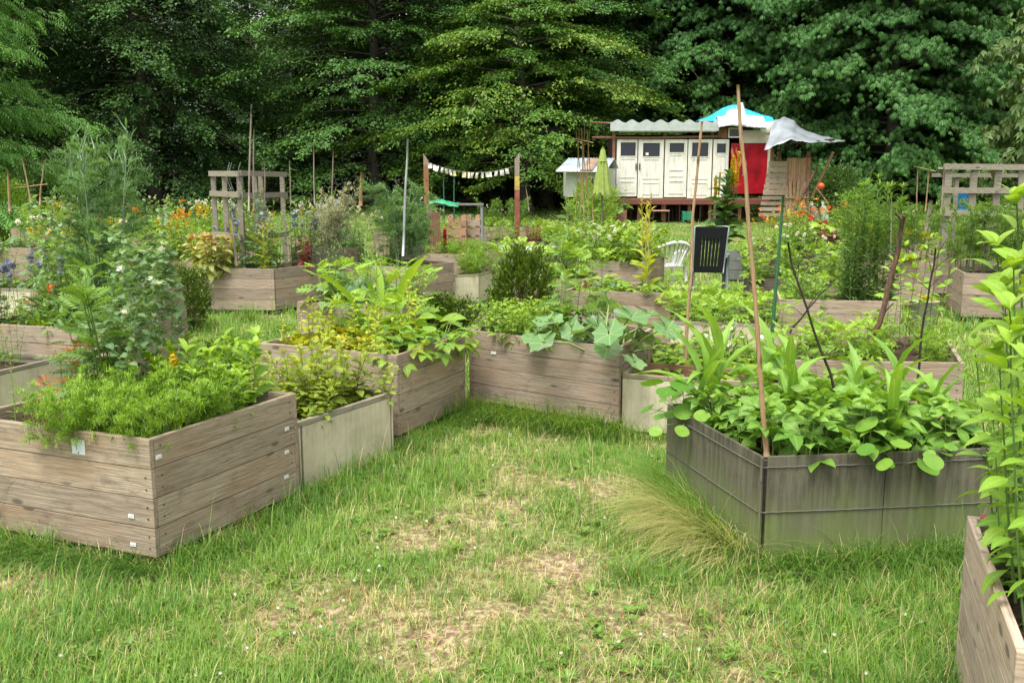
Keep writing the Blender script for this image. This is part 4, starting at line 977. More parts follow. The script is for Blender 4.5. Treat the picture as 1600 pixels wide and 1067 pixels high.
    # tarpaulins heaped on the roof
    def tarp(outline, name, mat, y0, y1, nz=9, sag=.1):
        us = np.array([p[0] for p in outline], float); tp = np.array([p[1] for p in outline], float); bt = np.array([p[2] for p in outline], float)
        uu = np.linspace(us[0], us[-1], 44); tv = np.interp(uu, us, tp); bv = np.interp(uu, us, bt); V = []
        for i, u in enumerate(uu):
            for j in range(nz):
                s = j/(nz-1); x = lx(u); z = lz(bv[i])*(1-s)+lz(tv[i])*s
                y = y0+(y1-y0)*s**1.3+.05*math.sin(u*.9+s*5)+.04*math.sin(u*2.1-s*3)
                V.append((x, y, z))
            V.append((lx(u), y1+1.1, lz(tv[i])-.15)); V.append((lx(u), y1+2.2, lz(bv[i])-.05))
        m = nz+2; g = Geo(); g.add(V, [(i*m+j, i*m+m+j, i*m+m+j+1, i*m+j+1) for i in range(43) for j in range(m-1)])
        o = child(name, g, mat, root); so = o.modifiers.new('thick', 'SOLIDIFY'); so.thickness = .015
    tarp([(1090, 187, 189), (1103, 183, 189), (1116, 176, 190), (1130, 167, 188), (1142, 163, 186), (1152, 162.5, 184), (1165, 169, 186), (1180, 174, 188), (1195, 179, 192), (1206, 181, 196), (1211, 187, 194), (1213, 190, 192)], 'blue_tarpaulin', plain('tarp_blue', (.03, .42, .62), .35, var=.15, scale=3), -.05, .45)
    tarp([(1116, 182, 201), (1124, 183, 199), (1131, 180, 198), (1134, 172, 198), (1140, 171, 198.5), (1148, 171.5, 199), (1151, 161, 199), (1156, 161, 199.6), (1159, 180, 200), (1170, 181, 201), (1186, 182.5, 202), (1189, 186, 201)], 'white_tarpaulin', plain('tarp_white', (.60, .57, .54), .5, var=.06, scale=3), -.50, -.12)
    g = Geo(); g.box((lx(1140), 1.2, lz(203)), (lx(1180)-lx(1112), 2.3, .05)); child('roof_frame', g, grey, root)
    # round white shell hanging at the eave
    g = Geo(); t = np.linspace(0, 2*PI, 25); V = [(lx(1196), -.42, lz(199))]
    for r_, yy in ((.6, -.45), (1, -.36)):
        for a in t[:-1]: V.append((lx(1196)+.30*r_*math.cos(a)*1.25, yy, lz(199)+.24*r_*math.sin(a)*(1.25 if math.sin(a) < 0 else .75)))
    F = [(0, 1+k, 1+(k+1) % 24, 1+(k+2) % 24) for k in range(0, 24, 2)]+[(1+k, 25+k, 25+(k+1) % 24, 1+(k+1) % 24) for k in range(24)]
    g.add(V, F); o = child('round_shell', g, plain('plastic_white', (.72, .72, .68), .4), root); so = o.modifiers.new('thick', 'SOLIDIFY'); so.thickness = .03
    # things below the deck
    def wx(u, v, yy=Y+.6): return P(u, v, yy)
    def seat(name, u, yy, w, h, back, mat, lab, cat='chair', rz=0):
        x, _ = P(u, 330, yy); r = empty(name, (x, yy, float(gz(0, yy))), rz, lab, cat)
        g = Geo(); g.box((0, 0, h), (w, w, .04)); child('seat' if back else 'top', g, mat, r, .01)
        for sx in (-1, 1):
            for sy in (-1, 1):
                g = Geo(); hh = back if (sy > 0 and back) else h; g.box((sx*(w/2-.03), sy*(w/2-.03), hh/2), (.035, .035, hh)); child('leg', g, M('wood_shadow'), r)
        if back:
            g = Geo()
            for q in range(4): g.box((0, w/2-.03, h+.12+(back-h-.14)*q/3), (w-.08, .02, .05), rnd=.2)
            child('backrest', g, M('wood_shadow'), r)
        return r
    seat('stool', 1031, 35.0, .62, .42, 0, plain('seat_pink', (.55, .28, .24), .5), 'low stool with a pinkish top under the shed deck', 'stool')
    seat('wooden_chair', 1042, 35.6, .42, .45, .95, M('wood_shadow'), 'dark ladder-back chair under the shed deck')
    r = seat('side_table', 1075, 35.3, .8, .7, 0, plain('grey_top', (.16, .15, .14), .6), 'dark table under the shed deck', 'table')
    x, z = P(1074, 341, 34.7); r = empty('storage_crate', (x, 34.7, float(gz(0, 34.7))), 0, 'green plastic crate under the dark table at the shed', 'crate')
    g = Geo(); h = .28; w = .34; z0 = .12
    for q in range(4): g.box((0, -.15, z0+.03+q*.075), (w, .02, .045)); g.box((0, .15, z0+.03+q*.075), (w, .02, .045)); g.box((-w/2, 0, z0+.03+q*.075), (.02, .3, .045)); g.box((w/2, 0, z0+.03+q*.075), (.02, .3, .045))
    for sx in (-1, 1):
        for sy in (-1, 1): g.box((sx*(w/2-.01), sy*.15, z0/2+.15), (.03, .03, z0+.3))
    child('slatted_sides', g, plain('plastic_green', (.03, .26, .14), .4), r); g = Geo(); g.box((0, 0, z0), (w, .3, .02)); child('bottom', g, plain('plastic_green', (.03, .26, .14)), r)
    # planter in front of the shed left end
    x, z = P(965, 345, 33.6); r = empty('planter_box', (x, 33.6, float(gz(0, 33.6))), 0, 'brown wooden planter at the left end of the shed', 'planter')
    g = Geo()
    for q in range(4):
        for sx, sy, a, b in ((0, -.22, .55, .025), (0, .22, .55, .025), (-.275, 0, .025, .46), (.275, 0, .025, .46)): g.box((sx, sy, .07+q*.13), (a, b, .12), rnd=random.random())
    child('boards', g, brown, r); g = Geo(); g.box((0, 0, .46), (.5, .4, .04)); child('soil', g, M('soil'), r)
    plant('cabbage_plant', (x, 33.6, float(gz(0, 33.6))+.48), 1.6, None, 'dark bushy plant in the wooden planter at the shed', 'plant')
    plant('tomato_plant', (x+.1, 33.6, float(gz(0, 33.6))+.48), .9, None, 'climbing plant against the left shed door', 'plant')

def make_booth():
    Y = 32.5; cx, _ = atY(1240, 300, Y); G0 = float(gz(0, Y))
    lx = lambda u: atY(u, 280, Y)[0]-cx; lz = lambda v: atY(1240, v, Y)[1]-G0
    root = empty('wooden_booth', (cx, Y, G0), 0, 'improvised plank booth under a crumpled metal roof right of the shed', 'booth')
    g = Geo(); zs = np.linspace(lz(340), lz(252), 11)
    for i in range(10):
        f = i/10; u0 = 1187+14*f; u1 = 1228
        g.box(((lx(u0)+lx(u1))/2, -.05+.01*(i % 2), (zs[i]+zs[i+1])/2), (lx(u1)-lx(u0), .03, zs[i+1]-zs[i]-(.07 if i < 4 else .015)), rnd=random.random())
    child('plank_wall', g, M('wood_board'), root)
    g = Geo(); k = 9
    for i in range(k):
        a = 1228+34*i/k; b = 1228+34*(i+1)/k; lo = 322-8*(i % 3 == 1)+(6 if i > 5 else 0)
        g.box(((lx(a)+lx(b))/2, .02+.006*(i % 2), (lz(lo)+lz(247))/2), (lx(b)-lx(a)-.008, .025, lz(247)-lz(lo)), rnd=random.random())
    for i in range(6):
        a = 1231+5*i; g.beam((lx(a), -.08, lz(332)), (lx(a+random.uniform(-2, 3)), -.05, lz(285+random.uniform(-5, 8))), .1, .02, rnd=random.random())
    for i in range(5): g.box((lx(1240+6*i), -.1, lz(327)), (.11, .03, .4), rnd=random.random())
    g.box((lx(1245), -.12, lz(309)), (.75, .05, .05), rnd=.9)
    child('slat_wall', g, M('wood_tan'), root)
    g = Geo()
    for i in range(7):
        a = i/7; p = np.array((lx(1262), .0, 0))*(1-a)+np.array((lx(1280), 1.1, 0))*a; g.box((p[0], p[1], (lz(288)+lz(247))/2), (.09, .13, lz(247)-lz(288)), rnd=random.random())
    child('angled_panel', g, M('wood_tan2'), root)
    for u, y, v0, v1 in ((1206, .1, 335, 232), (1221, .4, 335, 236), (1263, .1, 335, 236), (1279, 1.3, 335, 240)): g = Geo(); g.box((lx(u), y, (lz(v0)+lz(v1))/2), (.11, .11, lz(v1)-lz(v0)), rnd=random.random()); child('post', g, M('wood_brown'), root)
    for p, q, w, h in (((lx(1268), -.1, lz(310)), (lx(1294), -.4, lz(238)), .07, .07), ((lx(1262), -.1, lz(300)), (lx(1262), -.1, lz(336)), .08, .06), ((lx(1268), -.5, lz(292)), (lx(1283), -.9, lz(318)), .06, .03)): g = Geo(); g.beam(p, q, w, h, rnd=.4); child('prop', g, M('wood_brown'), root)
    # crumpled sheet roof: rows of the sheet from the ridge to the eave
    ridge = [(1208, 190, .6), (1216, 187, .9), (1224, 184, 1.2), (1240, 188, 1.4), (1245, 196, 1.4), (1262, 207, 1.3), (1285, 213, 1.2), (1300, 217, 1.1), (1320, 221, .6)]
    eave = [(1194, 236, -.9), (1206, 231, -1.), (1220, 225, -1.1), (1236, 219, -1.1), (1246, 221, -1.1), (1260, 223, -1.1), (1280, 223, -1.0), (1297, 223, -.7), (1320, 222, -.1)]
    n = 36; m = 9; V = []
    for i in range(n):
        t = i/(n-1)*8; j = min(7, int(t)); f = t-j
        R_ = np.array(ridge[j])*(1-f)+np.array(ridge[j+1])*f; E_ = np.array(eave[j])*(1-f)+np.array(eave[j+1])*f
        for q in range(m):
            s = q/(m-1); u = R_[0]*(1-s)+E_[0]*s; v = R_[1]*(1-s)+E_[1]*s+3.0*math.sin(PI*s)*(1-t/8); y = R_[2]*(1-s)+E_[2]*s
            x, z = atY(u, v, Y+y); V.append((x-cx, y, z-G0+.018*math.sin(i*.9+q*1.1)+.008*math.sin(i*2.9)))
    g = Geo(); g.add(V, [(i*m+q, i*m+m+q, i*m+m+q+1, i*m+q+1) for i in range(n-1) for q in range(m-1)])
    o = child('metal_roof', g, plain('sheet_zinc', (.34, .37, .39), .38, metal=.35, var=.2, scale=1.6), root); so = o.modifiers.new('thick', 'SOLIDIFY'); so.thickness = .02
    for i in range(5): g = Geo(); g.beam((lx(1200+i*22), -.75, lz(235-(3+i*3 if i else 0))), (lx(1212+i*20), 1.3, lz(222-i)), .07, .07, rnd=random.random()); child('rafter', g, M('wood_shadow'), root)
    # gas bottles / float behind the booth
    for i, (u, v, s, col, lb) in enumerate(((1283, 292, .11, (.62, .09, .02), 'orange ball lying on the pile behind the plank booth'),)):
        x, z = atY(u, v-1, 31.6); g = Geo(); a = np.linspace(-PI/2, PI/2, 11); g.tube([(0, 0, s*math.sin(t)) for t in a], .1, n=16, radii=[max(.001, s*math.cos(t)) for t in a], cap=False)
        a = np.linspace(0, 2*PI, 17); g.tube([(math.cos(t)*s*1.01, math.sin(t)*s*1.01, 0) for t in a], .008, n=5, cap=False)
        o = ob('ball', g.mesh('ball', plain('ball_orange', col, .4)), None, (x, 31.6, z)); tag(o, lb, 'ball')
    for u, v, tl, lb in ((1278, 318, -.35, 'grey steel gas bottle leaning behind the plank booth'), (1289, 318, -.2, 'pale gas bottle with a white collar beside the grey one')):
        x, _ = atY(u, v, 31.8); r = empty('gas_bottle', (x+.1, 31.8, float(gz(0, 31.8))), 0, lb, 'gas bottle'); r.rotation_euler = (0, tl, 0)
        hs = [0, .04, .6, .7, .76, .8]; g = Geo(); g.tube([(0, 0, .03+h) for h in hs], .1, n=14, radii=[.11, .125, .125, .09, .045, .03]); child('cylinder', g, plain('steel_grey', (.17, .155, .15), .5, metal=.2) if tl < -.3 else plain('steel_pale', (.48, .47, .45), .5), r)
        g = Geo(); g.tube([(0, 0, .83), (0, 0, .93)], .045, .055, n=10); child('valve_cap', g, plain('plastic_white', (.7, .7, .7)), r)

def make_hut():
    Y = 33.0; cx, _ = atY(922, 300, Y); G0 = float(gz(0, Y))
    lx = lambda u: atY(u, 280, Y)[0]-cx; lz = lambda v: atY(922, v, Y)[1]-G0
    root = empty('small_hut', (cx, Y, G0), 0, 'small white hut with a low metal gable roof left of the shed', 'hut')
    x0, x1 = lx(885), lx(948); z0, z1 = lz(308), lz(263); zr = lz(246); d = 2.0
    g = Geo(); g.box(((x0+x1)/2, 0, (z0+z1)/2), (x1-x0, .06, z1-z0)); g.box(((x0+x1)/2, d, (z0+z1)/2), (x1-x0, .06, z1-z0)); g.box((x0+.03, d/2, (z0+z1)/2), (.06, d-.07, z1-z0))
    xe = lx(962)
    lxd = lambda u, y: atY(u, 280, Y+y)[0]-cx
    xe = lxd(962, d*.9)
    V = [(x1, 0, z0), (xe, d*.9, z0), (xe, d*.9, z1), (x1, 0, z1), ((x1+xe)/2, d/2, zr-.06)]
    V2 = [(a-.05, b, c) for a, b, c in V]; g.add(V+V2, [(0, 1, 2, 3), (3, 2, 4, 4), (5, 8, 7, 6)], smooth=False)
    child('wall', g, plain('paint_offwhite', (.50, .52, .46), .7, var=.12, scale=1.5), root)
    g = Geo(); nx = 44; V = []
    for i in range(nx):
        t = i/(nx-1); c = .012*math.sin(i*2.2)
        a = np.array((lxd(868, -.55)+(lxd(946, -.55)-lxd(868, -.55))*t, -.55, lz(268)-.02*t)); b = np.array((lxd(888, 1)+(lxd(960, 1)-lxd(888, 1))*t, d/2, zr)); e = np.array((lxd(889, 2)+(lxd(967, 1.6)-lxd(889, 2))*t, d-.2, lz(262)))
        V += [a+(0, 0, c), (a+b)/2+(0, 0, c+.01), b+(0, 0, c), e+(0, 0, c)]
    g.add(V, [(4*i+j, 4*i+4+j, 4*i+5+j, 4*i+1+j) for i in range(nx-1) for j in range(3)])
    o = child('roof', g, plain('sheet_hut', (.42, .50, .52), .4, metal=.25, var=.25, scale=1.4), root); so = o.modifiers.new('thick', 'SOLIDIFY'); so.thickness = .02
    g = Geo(); a = np.array((lx(905), -.5, lz(266.2))); V = []
    for s in (0, .45, .9):
        for u in (905, 924):
            V.append((lx(u)+s*(lx(888)-lx(868)), -.53+s*(d/2+.5), lz(267.4)*(1-s)+s*zr+.035))
    g.add(V, [(0, 1, 3, 2), (2, 3, 5, 4)]); o = child('roof_patch', g, plain('rusty_patch', (.34, .23, .16), .7, var=.3, scale=2), o); so = o.modifiers.new('thick', 'SOLIDIFY'); so.thickness = .01
    for u0, u1, v0, v1, c1, c2 in ((903, 909, 284, 295, (.5, .28, .2), (.1, .1, .12)), (916, 927, 278.5, 292.5, (.03, .03, .05), (.3, .24, .12))):
        g = Geo(); g.box(((lx(u0)+lx(u1))/2, -.04, (lz(v0)+lz(v1))/2), (lx(u1)-lx(u0), .02, lz(v0)-lz(v1))); 
        m1 = plain('poster_%d' % u0, c1, .5); m2 = plain('poster_in_%d' % u0, c2, .5)
        g.box(((lx(u0)+lx(u1))/2-.03, -.052, (lz(v0)+lz(v1))/2), ((lx(u1)-lx(u0))*.55, .01, (lz(v0)-lz(v1))*.7), 1); child('picture', g, [m1, m2], root)
    for u in (887, 905, 925, 945): g = Geo(); g.box((lx(u), .1, z0/2), (.09, .09, z0), rnd=random.random()); child('stilt', g, M('wood_dark'), root)

def make_umbrella():
    Y = 28.0; x, _ = atY(941, 300, Y); G0 = float(gz(0, Y)); top = atY(941, 229, Y)[1]-G0; bot = atY(941, 303, Y)[1]-G0
    r = empty('parasol', (x, Y, G0), 0, 'closed lime green parasol in front of the small white hut', 'parasol')
    g = Geo(); g.tube([(0, 0, 0), (0, 0, top-.05)], .022, n=8); child('pole', g, plain('pole_dark', (.05, .05, .05), .5), r)
    V = []; n = 40; m = 12; H = top-bot
    for j in range(m):
        s = j/(m-1); rr = (.07+.16*s**.8)*(1 if j > 0 else .3)
        for i in range(n):
            a = i*2*PI/n; q = rr*(1+.22*math.cos(8*a+.3*math.sin(s*4))); V.append((q*math.cos(a), q*math.sin(a)*.8, top-.22-(H-.22)*s-.05*(math.cos(8*a) if j == m-1 else 0)))
    g = Geo(); g.add(V, [(j*n+i, j*n+(i+1) % n, j*n+n+(i+1) % n, j*n+n+i) for j in range(m-1) for i in range(n)]); cm = plain('cloth_lime', (.33, .42, .10), .8, var=.12, trans=.25)
    child('canopy', g, cm, r)
    g = Geo(); g.tube([(0, 0, top-.42), (0, 0, top-.38), (0, 0, top-.12), (0, 0, top)], .1, n=12, radii=[.125, .12, .07, .02]); child('cap', g, cm, r)

def make_teepee():
    Y = 24.0; G0 = float(gz(0, Y)); x, _ = atY(911, 300, Y); r = empty('bamboo_tripod', (x, Y, G0), 0, 'bundle of crossing bamboo canes in front of the small white hut', 'plant support')
    for (u0, u1, v0, v1, dy) in ((896, 905, 330, 202, .3), (903, 914, 330, 194, -.2), (912, 909, 335, 201, .25), (918, 900, 338, 205, -.3), (925, 908, 336, 200, .1), (908, 921, 334, 206, -.1), (930, 917, 330, 203, .3)):
        a = atY(u0, v0, Y+dy); b = atY(u1, v1, Y-dy*.3); g = Geo(); P = [(a[0]-x, dy, 0), ((a[0]+b[0])/2-x+.02, dy*.3, (b[1]-G0)*.5), (b[0]-x, -dy*.3, b[1]-G0)]
        g.tube(P, .013, .009, n=5, rnd=random.random()); child('cane', g, M('bamboo'), r)
    g = Geo(); a = atY(897, 217, Y); b = atY(927, 223.5, Y); g.tube([(a[0]-x, 0, a[1]-G0), (b[0]-x, 0, b[1]-G0)], .012, n=5); child('cross_cane', g, M('bamboo'), r)

def cane(name, top, bot, Y, rad, mat, label, cat='garden cane', wob=.012, k=9, ytop=None, ybot=None, base=None, knots=False, twigs=0, group=None, n=7, r1=.6):
    """a stake from the picture point bot (at depth Y) up to the picture point top"""
    yb = ybot or Y; yt = ytop or Y
    b = atY(bot[0], bot[1], yb); t = atY(top[0], top[1], yt)
    B = np.array((b[0], yb, b[1])); T = np.array((t[0], yt, t[1])); s = np.linspace(0, 1, k)[:, None]
    if base is not None: B = B+(B-T)/max(1e-6, (T-B)[2])*(B[2]-base)
    P = (T-B)*s; w = np.cumsum(RNG.normal(0, wob, (k, 3))*np.array([1, 1, .2]), 0); P += w-s*w[-1]
    g = Geo(); rr = rad*(1-(1-r1)*s[:, 0])
    if knots:
        ss = np.linspace(0, 1, k*6); P = interp(P, ss); rr = rad*(1-(1-r1)*ss)*(1+.22*(np.abs(((ss*k*1.3) % 1)-.5) > .43))
    g.tube(P, rad, n=n, radii=rr, rnd=random.random())
    for q in range(twigs):
        f = rd(.25, .9); p0 = interp(P, [f])[0]; d = np.array([rd(-1, 1), rd(-.5, .5), rd(.3, 1)]); d /= np.linalg.norm(d); l = rd(.05, .16)
        g.tube([p0, p0+d*l*.5+(0, 0, .01), p0+d*l], rad*.35, rad*.15, n=5)
    o = ob(name, g.mesh(name, M(mat)), None, tuple(B)); tag(o, label, cat, group); return o

def make_pallets():
    # left frame: two slatted frames meeting at a corner
    def frame(root, p, q, zt, zl, rows, posts, w=.078, pw=.07):
        p = np.array(p); q = np.array(q); d = q-p; L = np.linalg.norm(d)
        for z in rows: g = Geo(); g.beam((p[0], p[1], z), (q[0], q[1], z-.01), .03, w, rnd=random.random()); child('rail', g, M('wood_grey'), root)
        for f in posts:
            c = p+d*f; n = np.array([-d[1], d[0]])/L*.034; g = Geo(); g.beam((c[0]+n[0], c[1]+n[1], zl), (c[0]+n[0], c[1]+n[1], zt), pw, .03, rnd=random.random()); child('upright', g, M('wood_grey'), root)
    Y = 14.0; x0, z0 = atY(327, 269, 14.5); x1, z1 = atY(372, 268, 13.6); x2, _ = atY(447, 272, 15.2)
    r = empty('pallet_trellis', (x1, 13.6, 0), 0, 'grey corner frame of pallet wood standing in the left middle bed', 'trellis')
    zt = 1.93
    frame(r, (x0-x1, .9), (0, 0), zt-.05, .5, (zt-.03, zt-.32, zt-.92), (.05, .45, .95))
    frame(r, (.02, .03), (x2-x1, 1.6), zt-.05, .5, (zt-.03, zt-.34, zt-.95), (.04, .33, .46, .95))
    for bx, by in ((-.22, .3), (-.2, .34), (.02, .0)):
        g = Geo(); P = [(bx+.03*math.sin(t*7), by, zt-.1+.0+t*.22-.35*(1-t)) for t in np.linspace(0, 1, 10)]; g.tube(P, .004, n=4, cap=False); child('wire', g, plain('wire', (.35, .36, .38), .4, metal=.6), r)
    # right pallet
    x0, _ = atY(1475, 260, 14.4); r = empty('pallet_fence', (x0, 14.4, 0), 0, 'large grey pallet standing upright at the right edge', 'fence')
    x1 = atY(1640, 260, 14.6)[0]-x0
    frame(r, (0, 0), (x1, .2), 2.02, .45, (2.0, 1.655, 1.32), (.06, .30, .53, .76, .98), .085, .10)
    x2 = atY(1507, 272, 15.3)[0]-x0; frame(r, (x2-.55, .8), (x2+1.6, 1.0), 1.9, .45, (1.88,), (.2, .52, .85), .06, .06)
    for p, q in (((.0, .1, 1.98), (.45, .9, 1.82)), ((.75, .1, 1.98), (1.25, .95, 1.82))): g = Geo(); g.beam(p, q, .07, .03, rnd=.8); child('brace', g, M('wood_grey'), r)
    x, z = atY(1505, 312, 16.0); g = Geo(); g.tube([(0, 0, 0), (0, 0, .02), (0, 0, .32), (0, 0, .33)], .1, n=14, radii=[.1, .11, .14, .145]); 
    o = ob('bucket', g.mesh('bucket', plain('plastic_blue', (.02, .16, .42), .4)), None, (x, 16.0, z-.16)); tag(o, 'blue plastic bucket behind the right pallet', 'bucket')

def make_bunting():
    Y = 20.0; a = atY(666, 252, Y); b = atY(807, 258, Y); G0 = float(gz(0, Y))
    for u, vt, lab, m1 in ((665.5, 240, 'old wooden post at the left end of the bunting', 'timber_orange'), (808, 238, 'old wooden post with yellow and red paint at the right end of the bunting', 'wood_board')):
        x, z = atY(u, vt, Y); w = .10; r = empty('wooden_post', (x, Y, G0), 0, lab, 'post')
        g = Geo(); zt = z-G0
        if u > 700:
            z1 = atY(u, 276, Y)[1]-G0; z2 = atY(u, 297, Y)[1]-G0
            V = [(-w/2, -w/2, z1), (w/2, -w/2, z1), (w/2, w/2, z1), (-w/2, w/2, z1), (-w/2, -w/2, zt-.14), (w/2, -w/2, zt), (w/2, w/2, zt), (-w/2, w/2, zt-.14)]
            g.add(V, [(0,3,2,1),(4,5,6,7),(0,1,5,4),(1,2,6,5),(2,3,7,6),(3,0,4,7)], 0, (.3, .5, .5), False)
            child('post_top', g, M('wood_vert'), r)
            g = Geo(); g.box((0, 0, (z1+z2)/2), (w, w, z1-z2-.003)); child('yellow_band', g, plain('paint_yellow', (.50, .36, .08), .6, var=.25), r)
            g = Geo(); g.box((0, 0, z2/2), (w, w, z2-.003)); child('red_band', g, plain('paint_rust', (.25, .075, .05), .6, var=.3), r)
        else:
            z1 = atY(u, 258, Y)[1]-G0
            V = [(-w/2, -w/2, z1), (w/2, -w/2, z1), (w/2, w/2, z1), (-w/2, w/2, z1), (-w/2, -w/2, zt), (w/2, -w/2, zt-.16), (w/2, w/2, zt-.16), (-w/2, w/2, zt)]
            g.add(V, [(0,3,2,1),(4,5,6,7),(0,1,5,4),(1,2,6,5),(2,3,7,6),(3,0,4,7)], 0, (.8, .5, .5), False); child('post_top', g, M('wood_vert'), r)
            g = Geo(); g.box((0, 0, z1/2), (w, w, z1-.003)); child('post_shaft', g, M('timber_orange'), r)
    r = empty('bunting', ((a[0]+b[0])/2, Y-.07, (a[1]+b[1])/2), 0, 'string of small white and cream cloth flags hung between two posts', 'bunting')
    t = np.linspace(0, 1, 25); hw = (b[0]-a[0])/2-.05; xs = (t*2-1)*hw; zs = -.16*(1-(2*t-1)**2)+(2*t-1)*(b[1]-a[1])/2-.03
    g = Geo(); g.tube(np.stack([xs, 0*xs, zs], 1), .005, n=4); child('string', g, plain('string', (.2, .2, .18), .8), r)
    for i, (u, w, c) in enumerate(((671.5, 7, 0), (678.5, 5, 0), (684, 5, 0), (691.5, 4, 0), (697.5, 5, 1), (703.5, 4, 0), (709.5, 5, 2), (725.5, 7, 2), (733, 4, 0), (738.5, 4.5, 2), (746, 4.5, 0), (754.5, 4, 0), (760.5, 5, 0), (765.5, 5, 0), (775.5, 5, 1), (784, 7, 1), (792, 6, 0))):
        x = atY(u, 260, Y)[0]-(a[0]+b[0])/2; z = np.interp(x, xs, zs); ww = w/FPX*Y*.9; h = .095+.02*random.random(); tl = random.uniform(-.25, .25)
        V = []
        for j in range(4):
            s = j/3
            for e in (-.5, 0, .5): V.append((x+e*ww+tl*s*h, -.012+.016*math.sin(s*4+e*3+i), z-.005-h*s))
        g = Geo(); g.add(V, [(3*j+e, 3*j+e+1, 3*j+e+4, 3*j+e+3) for j in range(3) for e in (0, 1)])
        child('flag', g, [plain('cloth_white', (.68, .67, .60), .8), plain('cloth_grey', (.50, .47, .40), .8), plain('cloth_cream', (.52, .47, .24), .8)][c], r)
    # table with green cover, slatted chair, crates
    def P(u, v, yy): x, z = atY(u, v, yy); return x, z-float(gz(0, yy))
    Yt = 23.0; x0, z0 = P(668, 320, Yt); x1, _ = P(718, 320, Yt); x2, z2 = P(755, 320, Yt)
    r = empty('work_table', ((x0+x2)/2, Yt, float(gz(0, Yt))), 0, 'long dark work table in the shade behind the bunting', 'table'); c = (x0+x2)/2
    g = Geo(); g.box((0, .3, z2), (x2-x0, .7, .035)); child('tabletop', g, plain('grey_top', (.16, .15, .14), .6), r)
    for sx in (-1, 1):
        for y in (0, .6): g = Geo(); g.box((sx*((x2-x0)/2-.04), y, z2/2), (.05, .05, z2-.04)); child('leg', g, plain('steel_leg', (.22, .23, .25), .5), r)
    g = Geo(); V = []
    for i in range(13):
        for j in range(5): V.append((x0-.02+(x1-x0)*i/12, Yt-.12+.2*j, z0+float(gz(0, Yt))+.03+.09*math.exp(-((i-4)/4.)**2)-(.07 if j == 0 else 0)+.01*math.sin(i*2+j)))
    g.add(V, [(i*5+j, i*5+5+j, i*5+6+j, i*5+1+j) for i in range(12) for j in range(4)]); o = ob('table_cover', g.mesh('table_cover', plain('cover_green', (.02, .30, .13), .4))); so = o.modifiers.new('t', 'SOLIDIFY'); so.thickness = .02
    tag(o, 'crumpled green cover on the left half of the work table', 'cover')
    Yc = 18.5; xa, za = P(669, 331, Yc); xb, _ = P(690, 331, Yc); r = empty('slatted_chair', ((xa+xb)/2, Yc, 0), -.25, 'weathered wooden chair seen from behind, with upright slats', 'chair'); w = xb-xa
    g = Geo()
    for i in range(7): g.beam((-w/2+w*(i+.5)/7, 0, .38), (-w/2+w*(i+.5)/7*1.03, -.12, za), w/7-.008, .015, rnd=random.random())
    for z in (.5, za-.1): g.beam((-w/2, .02-.12*(z-.38)/(za-.38), z), (w/2, .02-.12*(z-.38)/(za-.38), z), .02, .05)
    child('backrest', g, M('wood_red'), r)
    g = Geo()
    for i in range(5): g.box((0, .06+i*.085, .4), (w*1.02, .075, .02), rnd=random.random())
    child('seat', g, plain('paint_coral', (.55, .17, .10), .6), r)
    for sx in (-1, 1):
        for y in (.03, .42): g = Geo(); g.box((sx*(w/2-.03), y, .19), (.05, .05, .38)); child('leg', g, M('wood_red'), r)
    for k, (u0, u1, vt, yy, lb) in enumerate(((697, 728, 341, 19.4, 'open crate of light new boards beside the slatted chair'), (727, 750, 341, 19.9, 'right-hand crate of weathered boards behind the yellow-green bed'))):
        xa, zt = P(u0, vt, yy); xb, _ = P(u1, vt, yy); w = xb-xa; r = empty('compost_crate', ((xa+xb)/2, yy, float(gz(0, yy))), 0, lb, 'crate')
        g = Geo()
        for q in range(4):
            z = zt-.1-q*.19
            for y in (0, .7): g.box((0, y, z), (w, .02, .12), rnd=random.random())
            for sx in (-1, 1): g.box((sx*(w/2-.02), .35, z), (.02, .66, .12), rnd=random.random())
        child('slats', g, M('wood_tan' if k == 0 else 'wood_board'), r)
        for sx in (-1, 1):
            for y in (.035, .665): g = Geo(); g.box((sx*(w/2-.06), y, (zt+.05)/2), (.07, .05, zt+.05), rnd=random.random()); child('post', g, M('wood_tan'), r)

